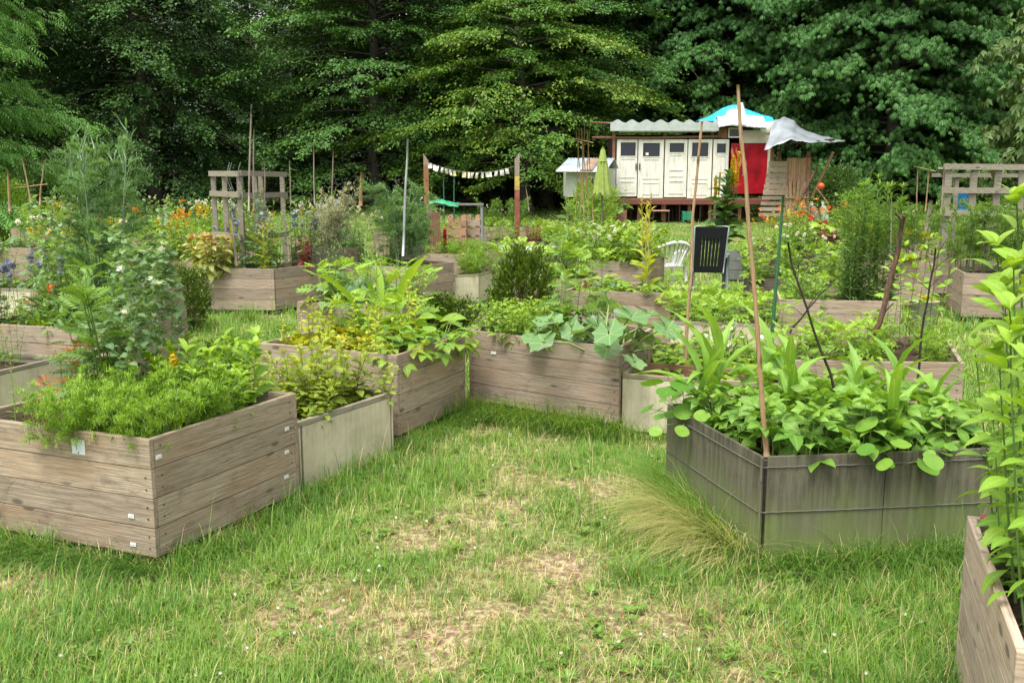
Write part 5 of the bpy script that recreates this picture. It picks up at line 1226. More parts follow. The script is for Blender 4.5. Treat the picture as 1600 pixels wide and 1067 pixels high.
def make_chairs():
    # dark high-backed garden chair, seen from behind
    blk = plain('plastic_black', (.012, .013, .017), .5, .25, var=.1); gry = plain('plastic_greyblue', (.30, .34, .38), .4, var=.1)
    x, _ = at(1106, 440, .25); Y = 14.8; x = atY(1106, 430, Y)[0]
    r = empty('garden_chair', (x, Y, 0), -.28, 'dark plastic high-backed garden chair seen from behind', 'chair')
    W = .245; zb, zt = .40, 1.10; yb, yt = 0., .0
    def pt(s, f):  # s across -1..1, f up 0..1
        w = W*(.92+.08*f); return np.array((s*w+.05*f, -.02+(-.16)*f+.03*(1-s*s), zb+(zt-zb)*f))
    g = Geo()
    def strip(a0, a1, f0, f1, n=6, th=.022):
        V = []
        for i in range(n+1):
            f = f0+(f1-f0)*i/n
            for s, y in ((a0, 0), (a1, 0), (a1, th), (a0, th)): p = pt(s, f); V.append((p[0], p[1]+y, p[2]))
        F = [(0, 3, 2, 1), (4*n, 4*n+1, 4*n+2, 4*n+3)]
        for i in range(n):
            for e in range(4): F.append((4*i+e, 4*i+(e+1) % 4, 4*i+4+(e+1) % 4, 4*i+4+e))
        g.add(V, F, smooth=False)
    strip(-1, -.76, 0, 1); strip(.76, 1, 0, 1)
    for q in range(2): pass
    for s in range(1): strip(-.76, .76, 0, .14); strip(-.76, .76, .76, 1)
    for i in range(7): a = -.76+1.52*i/7; strip(a+(.02 if i else 0), a+1.52/7-(.02 if i < 6 else 0), .14, .76)
    child('backrest', g, blk, r)
    g = Geo(); P = [pt(-1.03, f) for f in np.linspace(0, 1, 7)]+[pt(-.9, 1.02), pt(0, 1.035), pt(.9, 1.02)]+[pt(1.03, f) for f in np.linspace(1, 0, 7)]; g.tube(P, .011, n=6); child('back_frame', g, gry, r)
    g = Geo(); g.box((0, .24, .41), (.46, .48, .035)); child('seat', g, blk, r, .01)
    for sx in (-1, 1):
        g = Geo(); g.tube([(sx*.25+.02, -.08, .66), (sx*.275, .05, .67), (sx*.285, .25, .66), (sx*.27, .42, .63)], .026, n=8); child('armrest', g, gry, r)
        g = Geo(); g.tube([(sx*.275, .4, .64), (sx*.265, .43, .4), (sx*.26, .48, 0)], .026, .02, n=8); child('leg', g, gry, r)
        g = Geo(); g.tube([(sx*.255, -.02, .66), (sx*.245, .0, .4), (sx*.24, -.12, 0)], .03, .022, n=8); child('leg', g, blk if sx < 0 else blk, r)
    # white one-piece plastic chair
    wh = plain('plastic_white', (.72, .72, .68), .4); Y = 15.6; x = atY(1050, 400, Y)[0]
    r = empty('plastic_chair', (x, Y, 0), .35, 'white plastic garden chair with a fan-slatted back beside the dark one', 'chair')
    def bp(s, f): return np.array((s*(.20+.09*f), -.03-.13*f+.10*s*s, .42+.40*f-.09*s*s*f))
    g = Geo()
    g.tube([bp(s, 1.) for s in np.linspace(-1, 1, 13)], .03, n=6)
    for i in range(8):
        s = -1+2*i/7; g.tube([bp(s*.8, 0), bp(s*.88, .5), bp(s*.96, .97)], .012 if 0 < i < 7 else .022, n=5, radii=[.012, .015, .018] if 0 < i < 7 else [.022]*3)
    child('backrest', g, wh, r)
    g = Geo(); g.box((0, .2, .42), (.44, .46, .03)); child('seat', g, wh, r, .012)
    for sx in (-1, 1):
        g = Geo(); g.tube([bp(sx*.98, .55), (sx*.30, .1, .65), (sx*.31, .3, .64), (sx*.28, .42, .58)], .024, n=7); child('armrest', g, wh, r)
        g = Geo(); g.tube([(sx*.28, .41, .6), (sx*.25, .4, .42), (sx*.27, .46, 0)], .024, n=7); child('leg', g, wh, r)
        g = Geo(); g.tube([(sx*.22, -.02, .44), (sx*.25, -.1, 0)], .028, .022, n=7); child('leg', g, wh, r)

def make_pots():
    def pot(u, vt, vb, Y, w, mat, label, name='plant_pot', tub=False):
        x, zt = atY(u, vt, Y); zt -= 0; h = min(zt, .6); r = empty(name, (x, Y, 0), 0, label, 'planter' if tub else 'pot')
        g = Geo()
        if tub:
            for q in range(3): 
                for sx, sy, a, b in ((0, -w/3, w, .02), (0, w/3, w, .02), (-w/2, 0, .02, w*.62), (w/2, 0, .02, w*.62)): g.box((sx, sy, .03+zt*(q+.5)/3.2), (a, b, zt/3.2-.008), rnd=random.random())
        else:
            zz = [0, .01, zt-.05, zt-.045, zt]; g.tube([(0, 0, z) for z in zz], .1, n=18, radii=[w*.34, w*.36, w*.47, w*.5, w*.5])
        child('body', g, M(mat) if mat in _M else mat, r); g = Geo(); a = np.linspace(0, .3, 3); g.tube([(0, 0, zt-.02), (0, 0, zt-.01)], w*.4, n=12); child('soil', g, M('soil'), r)
        return x, Y, zt
    mar = plain('plastic_maroon', (.15, .02, .035), .4, var=.2); gr = plain('plastic_grey', (.16, .17, .16), .6); pl = plain('sacking', (.40, .39, .33), .9, var=.2)
    x, y, z = pot(1296, 368, 400, 19.0, .62, mar, 'maroon tub holding a large pale-leaved plant'); plant('rhubarb_plant', (x, y, z-.05), 1.0, None, 'large light green leafy plant in the maroon tub', 'plant')
    pot(1153, 392, 415, 17.5, .32, gr, 'small grey trough behind the dark chair', 'trough', True); pot(1183, 386, 415, 17.0, .42, 'wood_dark', 'dark wooden planter behind the long bamboo cane', 'planter_box', True)
    x, y, z = pot(1445, 470, 510, 11.6, .34, pl, 'grey-white sack pot standing among the right beds'); plant('lettuce_plant', (x, y, z-.03), .8, None, 'yellow-green plant in the grey-white pot', 'plant')
def setup_mats():
    woodmat('wood_groove', (.48, .41, .31), (.35, .285, .21), (.19, .15, .11), groove=.8, warm=(.30, .19, .105))
    woodmat('wood_grey', (.33, .31, .25), (.24, .22, .175), (.13, .115, .09), warm=(.26, .22, .16))
    woodmat('wood_board', (.44, .37, .29), (.33, .265, .205), (.18, .14, .105), warm=(.34, .225, .145), moss=.18)
    woodmat('wood_near', (.52, .44, .35), (.40, .32, .25), (.24, .18, .14), warm=(.44, .31, .2))
    woodmat('wood_dark', (.15, .12, .10), (.09, .07, .06), (.04, .03, .03), moss=.2)
    woodmat('wood_brown', (.30, .19, .12), (.20, .115, .07), (.09, .05, .03))
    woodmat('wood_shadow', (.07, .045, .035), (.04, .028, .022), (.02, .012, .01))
    woodmat('wood_tan', (.46, .31, .21), (.36, .23, .15), (.22, .13, .08), along='z')
    woodmat('wood_tan2', (.40, .26, .16), (.31, .19, .11), (.19, .11, .06), along='z')
    woodmat('wood_red', (.34, .19, .14), (.24, .125, .09), (.12, .06, .045), along='z')
    woodmat('wood_vert', (.32, .27, .23), (.23, .19, .16), (.12, .10, .085), along='z')
    woodmat('timber_orange', (.38, .22, .12), (.28, .15, .08), (.18, .09, .04), along='z')
    woodmat('wood_rim', (.36, .33, .25), (.26, .24, .18), (.15, .13, .10), moss=.25)
    woodmat('bamboo', (.42, .31, .19), (.31, .21, .12), (.19, .12, .07), along='z', rough=.5)
    woodmat('cane_grey', (.36, .32, .27), (.26, .22, .18), (.14, .12, .10), along='z')
    woodmat('twig_dark', (.07, .055, .04), (.035, .028, .02), (.015, .012, .01), along='z')
    woodmat('branch_rust', (.24, .12, .06), (.09, .055, .04), (.03, .022, .018), along='z')
    plain('green_stake', (.03, .11, .05), .45); plain('galvanised', (.42, .44, .46), .4, metal=.5)
    plymat('ply_pale', (.47, .42, .30), (.39, .345, .24), algae=.12); plymat('ply_slate', (.11, .102, .07), (.045, .041, .028), algae=.85)
    plain('plate_white', (.62, .66, .66), .45, var=.05); plain('plate_small', (.66, .66, .62), .5, var=.05); plain('tape_red', (.55, .05, .07), .4)
    m, nt, _, _ = newmat('soil'); tc = nd(nt, 'ShaderNodeTexCoord').outputs['Object']; f = noise(nt, tc, 30, 5, .7)
    finish(nt, ramp(nt, f, [(.3, (.025, .016, .010)), (.6, (.075, .05, .032)), (.75, (.16, .11, .07))]), .95, .1, f, .9, .02); _M['soil'] = m

def slate_extra(root, b, ctr):
    # two tension wires with knots round the panels
    C, R, L = b.C-ctr, b.R-ctr, b.L-ctr
    for z in (.475, .255):
        g = Geo()
        for P, Q in ((L, C), (C, R)):
            d = nrm(Q-P); n = np.array([-d[1], d[0]]); n = -n if np.dot(n, (P+Q)/2) < 0 else n
            s = np.linspace(0, 1, 60); W = P+(Q-P)*s[:, None]+n*.0045
            g.tube(np.stack([W[:, 0], W[:, 1], z+.0012*np.sin(s*260)-.004*np.sin(s*PI)], 1), .0028, n=5)
        child('tension_wire', g, plain('wire_grey', (.16, .15, .13), .6, metal=.3), root)
    g = Geo(); g.box((C[0]-.002, C[1]-.002, .26), (.008, .008, .52)); child('corner_strip', g, M('ply_slate'), root)
def tape_extra(root, b, ctr):
    e = nrm(b.L-b.C); p = b.C+e*.05-ctr; g = Geo(); M_ = np.eye(3); a = math.atan2(e[1], e[0]); M_[:2, :2] = [[math.cos(a), -math.sin(a)], [math.sin(a), math.cos(a)]]
    q = p+e*.03; n = np.array([-e[1], e[0]]); n = n if np.dot(n, ctr-b.C) > 0 else -n; q = q+n*.014
    g.box((q[0], q[1], .6225), (.075, .034, .004), M=M_); child('red_tape', g, M('tape_red'), root)
def divider_extra(root, b, ctr):
    e = nrm(b.L-b.C); w = np.linalg.norm(b.L-b.C); p = b.C+(b.R-b.C)*.27-ctr
    g = Geo(); g.box((w/2, 0, .30), (w-.07, .03, .26), rnd=.3); o = child('divider_board', g, M('wood_brown'), root); o.location = (p[0], p[1], 0); o.rotation_euler = (0, 0, math.atan2(e[1], e[0]))

def main():
    setup_leaf(); setup_mats(); build_kinds()
    W = 'weathered wooden raised bed '
    g1 = 'wooden raised beds'; gp = 'low pale panel beds'
    def ext(C, D, l): C = np.array(C); D = np.array(D, float); return tuple(C+nrm(D-C)*l)
    def perp(C, R, l, s=1): C = np.array(C); d = nrm(np.array(R)-C); return tuple(C+np.array([-d[1], d[0]])*l*s)
    # --- beds one can tell apart
    C = (-1.67, 4.28); R_ = ext(C, (-1.21, 5.27), 1.09)
    L_ = ext(C, (-2.55, 4.64), 1.22)
    make_bed('B1', C, R_, L_, .625, 'groove', W+'of grooved boards at the left front, with a white name plate', group=g1, soil=.10,
             plates=[(0, .355, .545, .082, .072, 'plate_white'), (3, .955, .53, .034, .018, 'plate_small'), (3, .09, .44, .034, .018, 'plate_small'), (3, .10, .31, .034, .018, 'plate_small'), (3, .11, .17, .034, .018, 'plate_small'), (0, .11, .24, .034, .018, 'plate_small'), (0, .11, .10, .034, .018, 'plate_small')])
    C = (-1.235, 5.405); R_ = (-.79, 6.215); make_bed('B2', C, R_, perp(C, R_, 1.1), .42, 'pale', 'low pale panel bed between the grooved bed and the next wooden bed', z0=.0, group=gp, name='low_bed')
    make_bed('B3', (-.79, 6.47), (-.365, 7.38), (-1.87, 6.99), .62, 'wood', W+'full of yellow-green salad', group=g1)
    make_bed('B4', (.77, 6.77), (1.15, 7.72), (-.345, 7.60), .62, 'wood', 'wooden raised bed with big grey-green marrow leaves hanging over its front', group=g1, plates=[(0, .82, .46, .05, .022, 'plate_small')])
    make_bed('B5', (.80, 6.82), (1.18, 8.25), (1.95, 6.42), .42, 'pale', 'low pale bed with an inner brown board and strawberries, right of the marrow bed', z0=0, group=gp, name='low_bed', extra=divider_extra, soil=.12)
    make_bed('B6', (1.17, 4.34), (2.40, 4.50), (.90, 5.43), .525, 'slate', 'dark grey panelled bed strapped with two wires, planted with beans and corn', z0=0, group=None, name='panel_bed', extra=slate_extra, soil=.06)
    make_bed('B7', (1.63, 3.29), (1.285, 2.28), (2.75, 2.92), .62, 'fresh', W+'with red tape on its corner, at the lower right edge', group=g1, z0=.03, extra=tape_extra)
    make_bed('B8', (2.97, 6.19), (3.35, 7.29), (1.84, 6.30), .62, 'groove', W+'with a forked dark branch standing behind the dark panelled bed', group=g1)
    make_bed('B9', (3.86, 9.43), (4.1, 10.5), (2.69, 9.59), .62, 'wood', W+'with dense tall lily stems at its right end', group=g1)
    make_bed('B10', (1.69, 10.14), (2.05, 11.1), (.55, 10.36), .62, 'wood', W+'in front of the two plastic chairs', group=g1)
    make_bed('B10b', (1.92, 14.1), (2.4, 15.1), (.8, 14.5), .62, 'wood', W+'with a white-flowering plant left of the white chair', group=g1, bev=False)
    make_bed('B11', (2.66, 9.2), (2.95, 10.4), (1.58, 9.44), .42, 'pale', 'low pale bed of potato plants right of the bed before the chairs', z0=0, group=gp, name='low_bed', bev=False)
    make_bed('B12', (-3.23, 12.99), (-2.62, 14.0), (-4.28, 13.1), .62, 'wood', W+'with pink-tinged coleus at its left corner and tall flowers', group=g1)
    make_bed('B13', (-1.43, 13.18), (-.85, 14.1), (-2.4, 13.75), .62, 'wood', W+'holding the tall dill in the middle', group=g1)
    make_bed('B14', (-.5, 14.3), (-.2, 15.1), (-.93, 14.15), .42, 'pale', 'low pale bed corner right of the tall dill', z0=0, group=gp, name='low_bed', bev=False)
    make_bed('B15', (-.5, 15.49), (-.02, 16.35), (-1.55, 15.75), .62, 'wood', W+'of yellow-green seedlings with a pink spire', group=g1)
    make_bed('B16', (.97, 18.76), (1.2, 19.8), (-.51, 19.16), .62, 'dark', 'dark wooden bed with three white plates behind the box bush', group=g1, bev=False,
             plates=[(0, .80, .50, .11, .11, 'plate_small'), (0, .42, .50, .15, .10, 'plate_small'), (0, .06, .48, .22, .11, 'plate_small')])
    make_bed('B17', (-3.23, 7.58), (-3.04, 8.90), (-4.5, 7.98), .62, 'wood', W+'carrying the tall fennel on the left', group=g1)
    make_bed('B18', (-3.57, 7.50), (-3.93, 6.45), (-4.75, 7.95), .42, 'pale', 'low pale bed with bare soil at the left edge', z0=0, group=gp, name='low_bed')
    make_bed('B19', (-8.5, 17.), (-8.1, 18.1), (-9.7, 17.3), .62, 'wood', W+'far left, behind the bellflowers', group=g1, bev=False)
    make_bed('B19b', (-5.9, 12.2), (-5.4, 13.2), (-7.1, 12.5), .42, 'pale', 'low pale bed on the left behind the bellflowers', z0=0, group=gp, name='low_bed', bev=False)
    make_bed('B20', (4.1, 11.7), (4.3, 12.8), (2.95, 11.9), .60, 'dark', 'dark wooden bed behind the lily bed', group=g1, bev=False)
    make_bed('B21', (5.95, 13.5), (6.1, 14.6), (4.85, 13.7), .68, 'wood', W+'with a round yellow-green plant on its edge at the right', group=g1, bev=False)
    make_bed('B21b', (7.0, 12.1), (7.3, 13.2), (5.85, 12.4), .62, 'wood', W+'behind the tall sunchokes at the right', group=g1, bev=False)
    make_bed('B22', (-1.05, 9.1), (-.8, 10.2), (-2.12, 9.4), .62, 'wood', W+'half hidden behind the salad bed', group=g1, bev=False)
    make_bed('B23', (.9, 11.6), (1.1, 12.6), (-.2, 11.8), .62, 'wood', W+'directly behind the dark box bush', group=g1, bev=False)

    # --- plants, bed by bed
    # B1
    b = BEDS['B1']
    fill('B1', 'chamomile_plant', 14, (.06, .52), (.08, .56), (.75, 1.2), 'feathery bright green herb in the grooved bed', 'feathery herbs in the grooved bed')
    fill('B1', 'carrot_plant', 7, (.05, .6), (.1, .5), (.8, 1.1), 'fine carrot-like tuft in the grooved bed', 'feathery herbs in the grooved bed')
    plant('comfrey_plant', inbed(b, .76, .30), 1.05, None, 'big clump of broad bright leaves at the back right corner of the grooved bed', 'plant')
    plant('comfrey_plant', inbed(b, .58, .22), .8, None, 'smaller clump of broad leaves in front of the big one in the grooved bed', 'plant')
    plant('marigold_plant', inbed(b, .60, .70), 1.35, None, 'dark feather-leaved marigold in the middle of the grooved bed', 'plant', v=0)
    plant('marigold_plant', inbed(b, .70, .88), 1.1, None, 'dark feather-leaved marigold further back in the grooved bed', 'plant', v=1)
    plant('autumn_plant', inbed(b, .66, .93), 1.05, None, 'yellow and orange tinged plant at the back of the grooved bed', 'plant', v=0)
    plant('autumn_plant', inbed(b, .40, .88), .62, None, 'small orange-leaved plant in the left of the grooved bed', 'plant', v=1)
    plant('pea_plant', inbed(b, .52, .52), 1.0, None, 'pea plant climbing in the middle of the grooved bed', 'plant', v=0)
    plant('pea_plant', inbed(b, .72, .48), 1.05, None, 'taller pea plant behind the other in the grooved bed', 'plant', v=1)
    plant('pea_plant', inbed(b, .80, .60), .9, None, 'tallest pea plant rising at the back of the grooved bed', 'plant', v=0)
    plant('lily_shoot', inbed(b, .22, .93), .62, None, 'single upright pale green shoot at the left of the grooved bed', 'plant', v=0)
    plant('chard_plant', inbed(b, .22, .78), .55, None, 'small red-stemmed chard in the left of the grooved bed', 'plant', v=0)
    plant('chard_plant', inbed(b, .33, .72), .5, None, 'second small chard beside the feathery herbs', 'plant', v=1)
    plant('ground_weed', inbed(b, .15, .9), .8, None, 'small pale weed in the left corner of the grooved bed', 'weed')
    plant('yellow_flower_plant', inbed(b, .55, .4), .62, None, 'thin plant with tiny yellow flowers in the grooved bed', 'plant')
    # B2
    fill('B2', 'mint_plant', 11, (.05, .92), (.08, .7), (.6, .82), 'yellow-green mint in the low pale bed', 'mint plants in the pale low bed')
    for s, t in ((.62, .2), (.5, .3), (.78, .3)): plant('mint_plant', inbed(BEDS['B2'], s, t), 1.08, None, 'taller reddish-stemmed mint in the low pale bed', 'plant', 'tall mint in the pale low bed')
    # B3
    fill('B3', 'lettuce_plant', 10, (.1, .75), (.15, .9), (.7, 1.05), 'yellow-green lettuce in the salad bed', 'lettuces in the salad bed')
    fill('B3', 'bolting_lettuce', 15, (.08, .8), (.2, .95), (.45, .9), 'bolting lettuce spire in the salad bed', 'bolting lettuces in the salad bed')
    fill('B3', 'strawberry_plant', 6, (.2, .95), (.03, .3), (1.3, 1.7), 'strawberry plant at the right edge of the salad bed', 'strawberries in the salad bed')
    fill('B3', 'nasturtium_plant', 3, (.55, .9), (.12, .3), (1.0, 1.25), 'broad-leaved creeper at the right rim of the salad bed', 'creepers in the salad bed')
    plant('horseradish_plant', inbed(BEDS['B3'], .95, .62), 1.2, 1.0, 'tall horseradish with long upright leaves behind the salad bed', 'plant')
    fill('B3', 'green_salad', 6, (.7, 1.0), (.3, .75), (1.1, 1.5), 'green leafy salad at the back of the salad bed', 'green salads at the back of the salad bed')
    plant('lily_shoot', inbed(BEDS['B3'], .35, .32), 1.25, None, 'tall narrow-leaved shoot standing in the salad bed', 'plant', v=1)
    plant('lily_shoot', inbed(BEDS['B3'], .1, .95), .8, None, 'narrow-leaved shoot at the left corner of the salad bed', 'plant', v=2)
    fill('B3', 'potato_plant', 3, (.75, 1.), (.45, .8), (.9, 1.1), 'leafy plant behind the lettuces', 'leafy plants behind the lettuces')
    # B22
    fill('B22', 'cabbage_plant', 3, (.15, .9), (.35, .9), (1.1, 1.5), 'blue-green cabbage behind the salad bed', 'cabbages behind the salad bed')
    fill('B22', 'potato_plant', 4, (.15, .95), (.1, .9), (1.0, 1.3), 'leafy green plant in the bed behind the salad', 'plants behind the salad bed')
    fill('B22', 'tall_weed', 4, (.2, .9), (.3, .95), (.6, .9), 'tall leafy plant behind the salad bed', 'tall plants behind the salad bed')
    x, y = at(690, 486, .0); plant('low_box_bush', (at(692, 470, .42)[0], 9.9, .18), 1.05, .3, 'low olive-green box bush right behind the salad bed', 'bush')
    plant('dark_shrub', (at(292, 450, .5)[0]-.05, 11.6, -.05), .78, .9, 'round box bush left of the coleus bed', 'bush', sz=1.25)
    plant('box_bush', (at(816, 440, .7)[0], 9.7, .0), 1.12, .4, 'dense dark box bush in the centre, narrowing to its foot', 'bush', sz=1.45)
    # B4
    fill('B4', 'nettle_plant', 13, (.05, .85), (.48, .95), (.85, 1.15), 'bright nettle-like plant in the marrow bed', 'nettle-like plants in the marrow bed')
    b = BEDS['B4']
    for s, t, k in ((.12, .12, 1.25), (.28, .38, 1.1), (.3, .05, 1.15), (.6, .3, 1.1)): plant('marrow_plant', inbed(b, s, t, -.02), k, None, 'marrow plant with big lobed leaves in the centre bed', 'plant', 'marrow plants in the centre bed')
    fill('B4', 'tomato_plant', 4, (.5, .98), (.25, .7), (.6, .8), 'dark-stemmed leafy plant behind the marrows', 'plants behind the marrows')
    # B5
    fill('B5', 'strawberry_plant', 20, (.33, .98), (.04, .98), (1.2, 1.7), 'strawberry plant in the pale bed right of the marrows', 'strawberries in the pale bed')
    fill('B5', 'daisy_plant', 3, (.4, .8), (.5, .95), (.7, .9), 'small white-flowered plant among the strawberries', 'white flowers among the strawberries')
    fill('B5', 'herb_plant', 4, (.5, .95), (.3, .9), (.6, .8), 'bushy herb among the strawberries', 'herbs among the strawberries')
    # B6
    fill('B6', 'bean_plant', 46, (.09, .92), (.09, .92), (.8, 1.12), 'bean plant in the dark panelled bed', 'bean plants in the dark bed')
    b = BEDS['B6']
    for i, (s, t, k) in enumerate(((.08, .78, 1.2), (.32, .42, 1.0), (.42, .66, 1.15), (.60, .14, .95), (.66, .5, 1.0), (.84, .24, .9), (.9, .6, 1.0), (.45, .92, 1.2), (.2, .92, 1.3))):
        plant('corn_plant', inbed(b, s, t), k*.95, None, 'young corn plant among the beans in the dark bed', 'plant', 'corn plants in the dark bed')
    for s, t, k in ((.08, .95, 1.25), (.04, .84, 1.1), (.55, .06, 1.0), (.48, .1, .8), (.86, .28, 1.15), (.9, .15, .8), (.95, .45, 1.2), (.2, .8, 1.1), (.72, .08, .7)): plant('nasturtium_plant', inbed(b, s, t), k, None, 'nasturtium with round leaves in the dark bed', 'plant', 'nasturtiums in the dark bed')
    # B7: tall sunchokes
    b = BEDS['B7']
    for i, (u, v, k) in enumerate(((1556, 838, .60), (1575, 850, .74), (1592, 872, .80), (1568, 905, .52), (1598, 835, .92), (1586, 940, .66), (1612, 900, .86), (1600, 980, .74), (1630, 960, .8), (1620, 850, 1.0), (1640, 900, .95), (1570, 826, .45), (1650, 1000, .7))):
        x, y = at(u, v, .55)
        plant('sunchoke_plant', (x, y, .54), k*.82, rd(-.5, .5)+i*0, v=i % 4, tilt=(0, -.17), label= 'tall sunchoke stalk with big pointed leaves at the right edge', cat='plant', group='sunchokes in the right front bed')
    fill('B7', 'bean_plant', 6, (.1, .7), (.1, .6), (.7, .9), 'low leafy plant at the foot of the sunchokes', 'low plants under the sunchokes')
    fill('B7', 'nettle_plant', 4, (.1, .5), (.1, .5), (.6, .9), 'small plant under the sunchokes', 'low plants under the sunchokes')
    # B8
    fill('B8', 'herb_plant', 9, (.1, .95), (.1, .95), (.45, .62), 'low green herb in the bed behind the dark one', 'herbs in the bed with the forked branch')
    fill('B8', 'potato_plant', 5, (.1, .9), (.5, .98), (.7, .9), 'leafy plant at the left of the bed with the forked branch', 'leafy plants in the bed with the forked branch')
    fill('B8', 'carrot_plant', 6, (.1, .9), (.1, .8), (.8, 1.), 'fine-leaved tuft in the bed with the forked branch', 'tufts in the bed with the forked branch')
    for s, t in ((.9, .3), (.8, .16), (1.1, .22), (1.2, .4)): plant('wild_shoot', inbed(BEDS['B8'], s, t), .85, None, 'thin pale-leaved shoot behind the forked branch', 'plant', 'thin shoots behind the forked branch')
    # B9
    b = BEDS['B9']
    for s, t, k in ((.3, .13, 1.04), (.35, .40, 1.06), (.62, .30, .95), (.3, .27, .75)): plant('lily_plant', inbed(b, s, t), k, None, 'tall dark clump of narrow-leaved lily stems', 'plant', 'lily clumps in the right bed')
    fill('B9', 'pale_herb', 5, (.1, .9), (.55, .95), (.5, .75), 'low flowering herb left of the lilies', 'herbs left of the lilies')
    fill('B9', 'basil_plant', 6, (.1, .9), (.1, .9), (.8, 1.2), 'low leafy plant around the lily stems', 'low plants around the lilies')
    fill('B20', 'yarrow_plant', 6, (.1, .9), (.1, .95), (.7, 1.), 'white-flowered plant in the dark bed behind the lilies', 'white-flowered plants behind the lilies')
    fill('B20', 'herb_plant', 8, (.1, .9), (.1, .95), (.9, 1.2), 'bright leafy herb behind the lilies', 'herbs behind the lilies')
    # B10
    fill('B10', 'green_salad', 6, (.1, .9), (.1, .9), (.7, 1.), 'low salad in the bed before the chairs', 'salads in the bed before the chairs')
    fill('B10', 'cabbage_plant', 3, (.3, .9), (.2, .8), (.6, .8), 'small cabbage in the bed before the chairs', 'cabbages before the chairs')
    fill('B10', 'strawberry_plant', 6, (.1, .9), (.1, .95), (1.2, 1.5), 'low strawberry in the bed before the chairs', 'strawberries before the chairs')
    plant('bolting_rocket', inbed(BEDS['B10'], .6, .35), 1.05, None, 'tall yellowish bolted plant in the bed before the chairs', 'plant')
    plant('amaranth_plant', inbed(BEDS['B10'], .3, .85), .3, None, 'small reddish plant in the bed before the chairs', 'plant')
    # B11
    fill('B11', 'potato_plant', 13, (.06, .95), (.05, .95), (.75, .98), 'potato plant in the low bed beside the chairs', 'potato plants in the low pale bed')
    # B12
    b = BEDS['B12']
    plant('coleus_plant', inbed(b, .08, .90), 1.1, None, 'pink and cream tinged coleus at the corner of the middle left bed', 'plant')
    fill('B12', 'thistle_plant', 6, (.1, .9), (.1, .8), (.9, 1.2), 'blue-grey thistle in the coleus bed', 'thistles in the coleus bed')
    fill('B12', 'bellflower_plant', 2, (.1, .9), (.1, .8), (.9, 1.2), 'blue-flowered stem in the coleus bed', 'blue flowers in the coleus bed')
    fill('B12', 'yellow_flower_plant', 2, (.2, .9), (.2, .9), (.8, 1.2), 'yellowish flowering plant in the coleus bed', 'yellow flowers in the coleus bed')
    fill('B12', 'yarrow_plant', 4, (.1, .9), (.1, .9), (.8, 1.2), 'white-flowered stem in the coleus bed', 'white flowers in the coleus bed')
    fill('B12', 'bolting_rocket', 3, (.1, .9), (.1, .9), (.6, .9), 'tall yellow-green bolted stem in the coleus bed', 'bolted stems in the coleus bed')
    fill('B12', 'tall_weed', 4, (.2, .9), (.2, .9), (1.0, 1.4), 'tall stem in the coleus bed', 'tall stems in the coleus bed')
    plant('wormwood_plant', inbed(b, .9, .1), 1.05, None, 'silvery wormwood spires right of the coleus bed', 'plant', v=0)
    plant('wormwood_plant', inbed(b, .8, -.15), 1.2, None, 'taller silvery wormwood behind the other', 'plant', v=1)
    plant('amaranth_plant', inbed(b, .6, .06), .8, None, 'dark red-leaved plant at the right corner of the coleus bed', 'plant')
    # B13 dill
    b = BEDS['B13']
    plant('dill_plant', inbed(b, .35, .38), 1.08, None, 'tall blue-green dill clump in the middle', 'plant', v=0)
    plant('dill_plant', inbed(b, .5, .22), .95, None, 'second dill clump beside the tall one', 'plant', v=1)
    fill('B13', 'yarrow_plant', 6, (.3, .95), (.4, .95), (.8, 1.2), 'white flowering stem left of the dill', 'white flowers left of the dill')
    fill('B13', 'tall_weed', 5, (.3, .95), (.4, .95), (.7, 1.), 'leafy stem left of the dill', 'leafy stems left of the dill')
    fill('B14', 'carrot_plant', 5, (.1, .9), (.1, .9), (1.1, 1.6), 'fine bluish tuft in the pale bed corner', 'tufts in the pale corner bed')
    fill('B15', 'lettuce_plant', 9, (.1, .9), (.08, .95), (.6, .9), 'yellow-green seedling in the bed with the pink spire', 'seedlings in the bed with the pink spire')
    fill('B15', 'carrot_plant', 12, (.1, .9), (.05, .95), (.8, 1.1), 'fine yellow-green tuft in the bed with the pink spire', 'tufts in the bed with the pink spire')
    plant('pink_spire', inbed(BEDS['B15'], .3, .72), .85, None, 'deep pink flower spire in the yellow-green bed', 'plant')
    fill('B16', 'amaranth_plant', 2, (.1, .4), (.3, .6), (.55, .75), 'red-leaved plant in the dark bed with white plates', 'red plants in the dark plated bed')
    fill('B16', 'tall_weed', 8, (.2, .95), (.05, .95), (.45, .7), 'green plant in the dark bed with white plates', 'green plants in the dark plated bed')
    fill('B16', 'herb_plant', 6, (.1, .95), (.05, .95), (.9, 1.2), 'leafy herb in the dark bed with white plates', 'green plants in the dark plated bed')
    # B17 fennel bed
    b = BEDS['B17']
    plant('fennel_plant', inbed(b, .35, .24), .98, .5, 'tall feathery blue-green fennel towering on the left', 'plant')
    plant('fennel_plant', inbed(b, .70, .42), .92, 2.9, 'second tall fennel just behind the first', 'plant')
    plant('dill_plant', inbed(b, .55, .05), .62, None, 'small feathery fennel right of the tall ones', 'plant')
    plant('cabbage_plant', inbed(b, .22, .06), 1.05, None, 'blue-green cabbage leaves in front of the fennel', 'plant', v=0)
    plant('cabbage_plant', inbed(b, .55, .88), 1.0, None, 'cabbage at the left of the fennel bed', 'plant', v=1)
    fill('B17', 'pea_plant', 3, (.1, .9), (.05, .9), (.85, 1.15), 'climbing pea in the fennel bed', 'peas in the fennel bed')
    fill('B17', 'tomato_plant', 5, (.1, .8), (.1, .7), (.9, 1.1), 'dark green leafy plant in the fennel bed', 'leafy plants in the fennel bed')
    fill('B17', 'basil_plant', 6, (.05, .5), (.3, .9), (.9, 1.2), 'small leafy plant along the front of the fennel bed', 'low plants in the fennel bed')
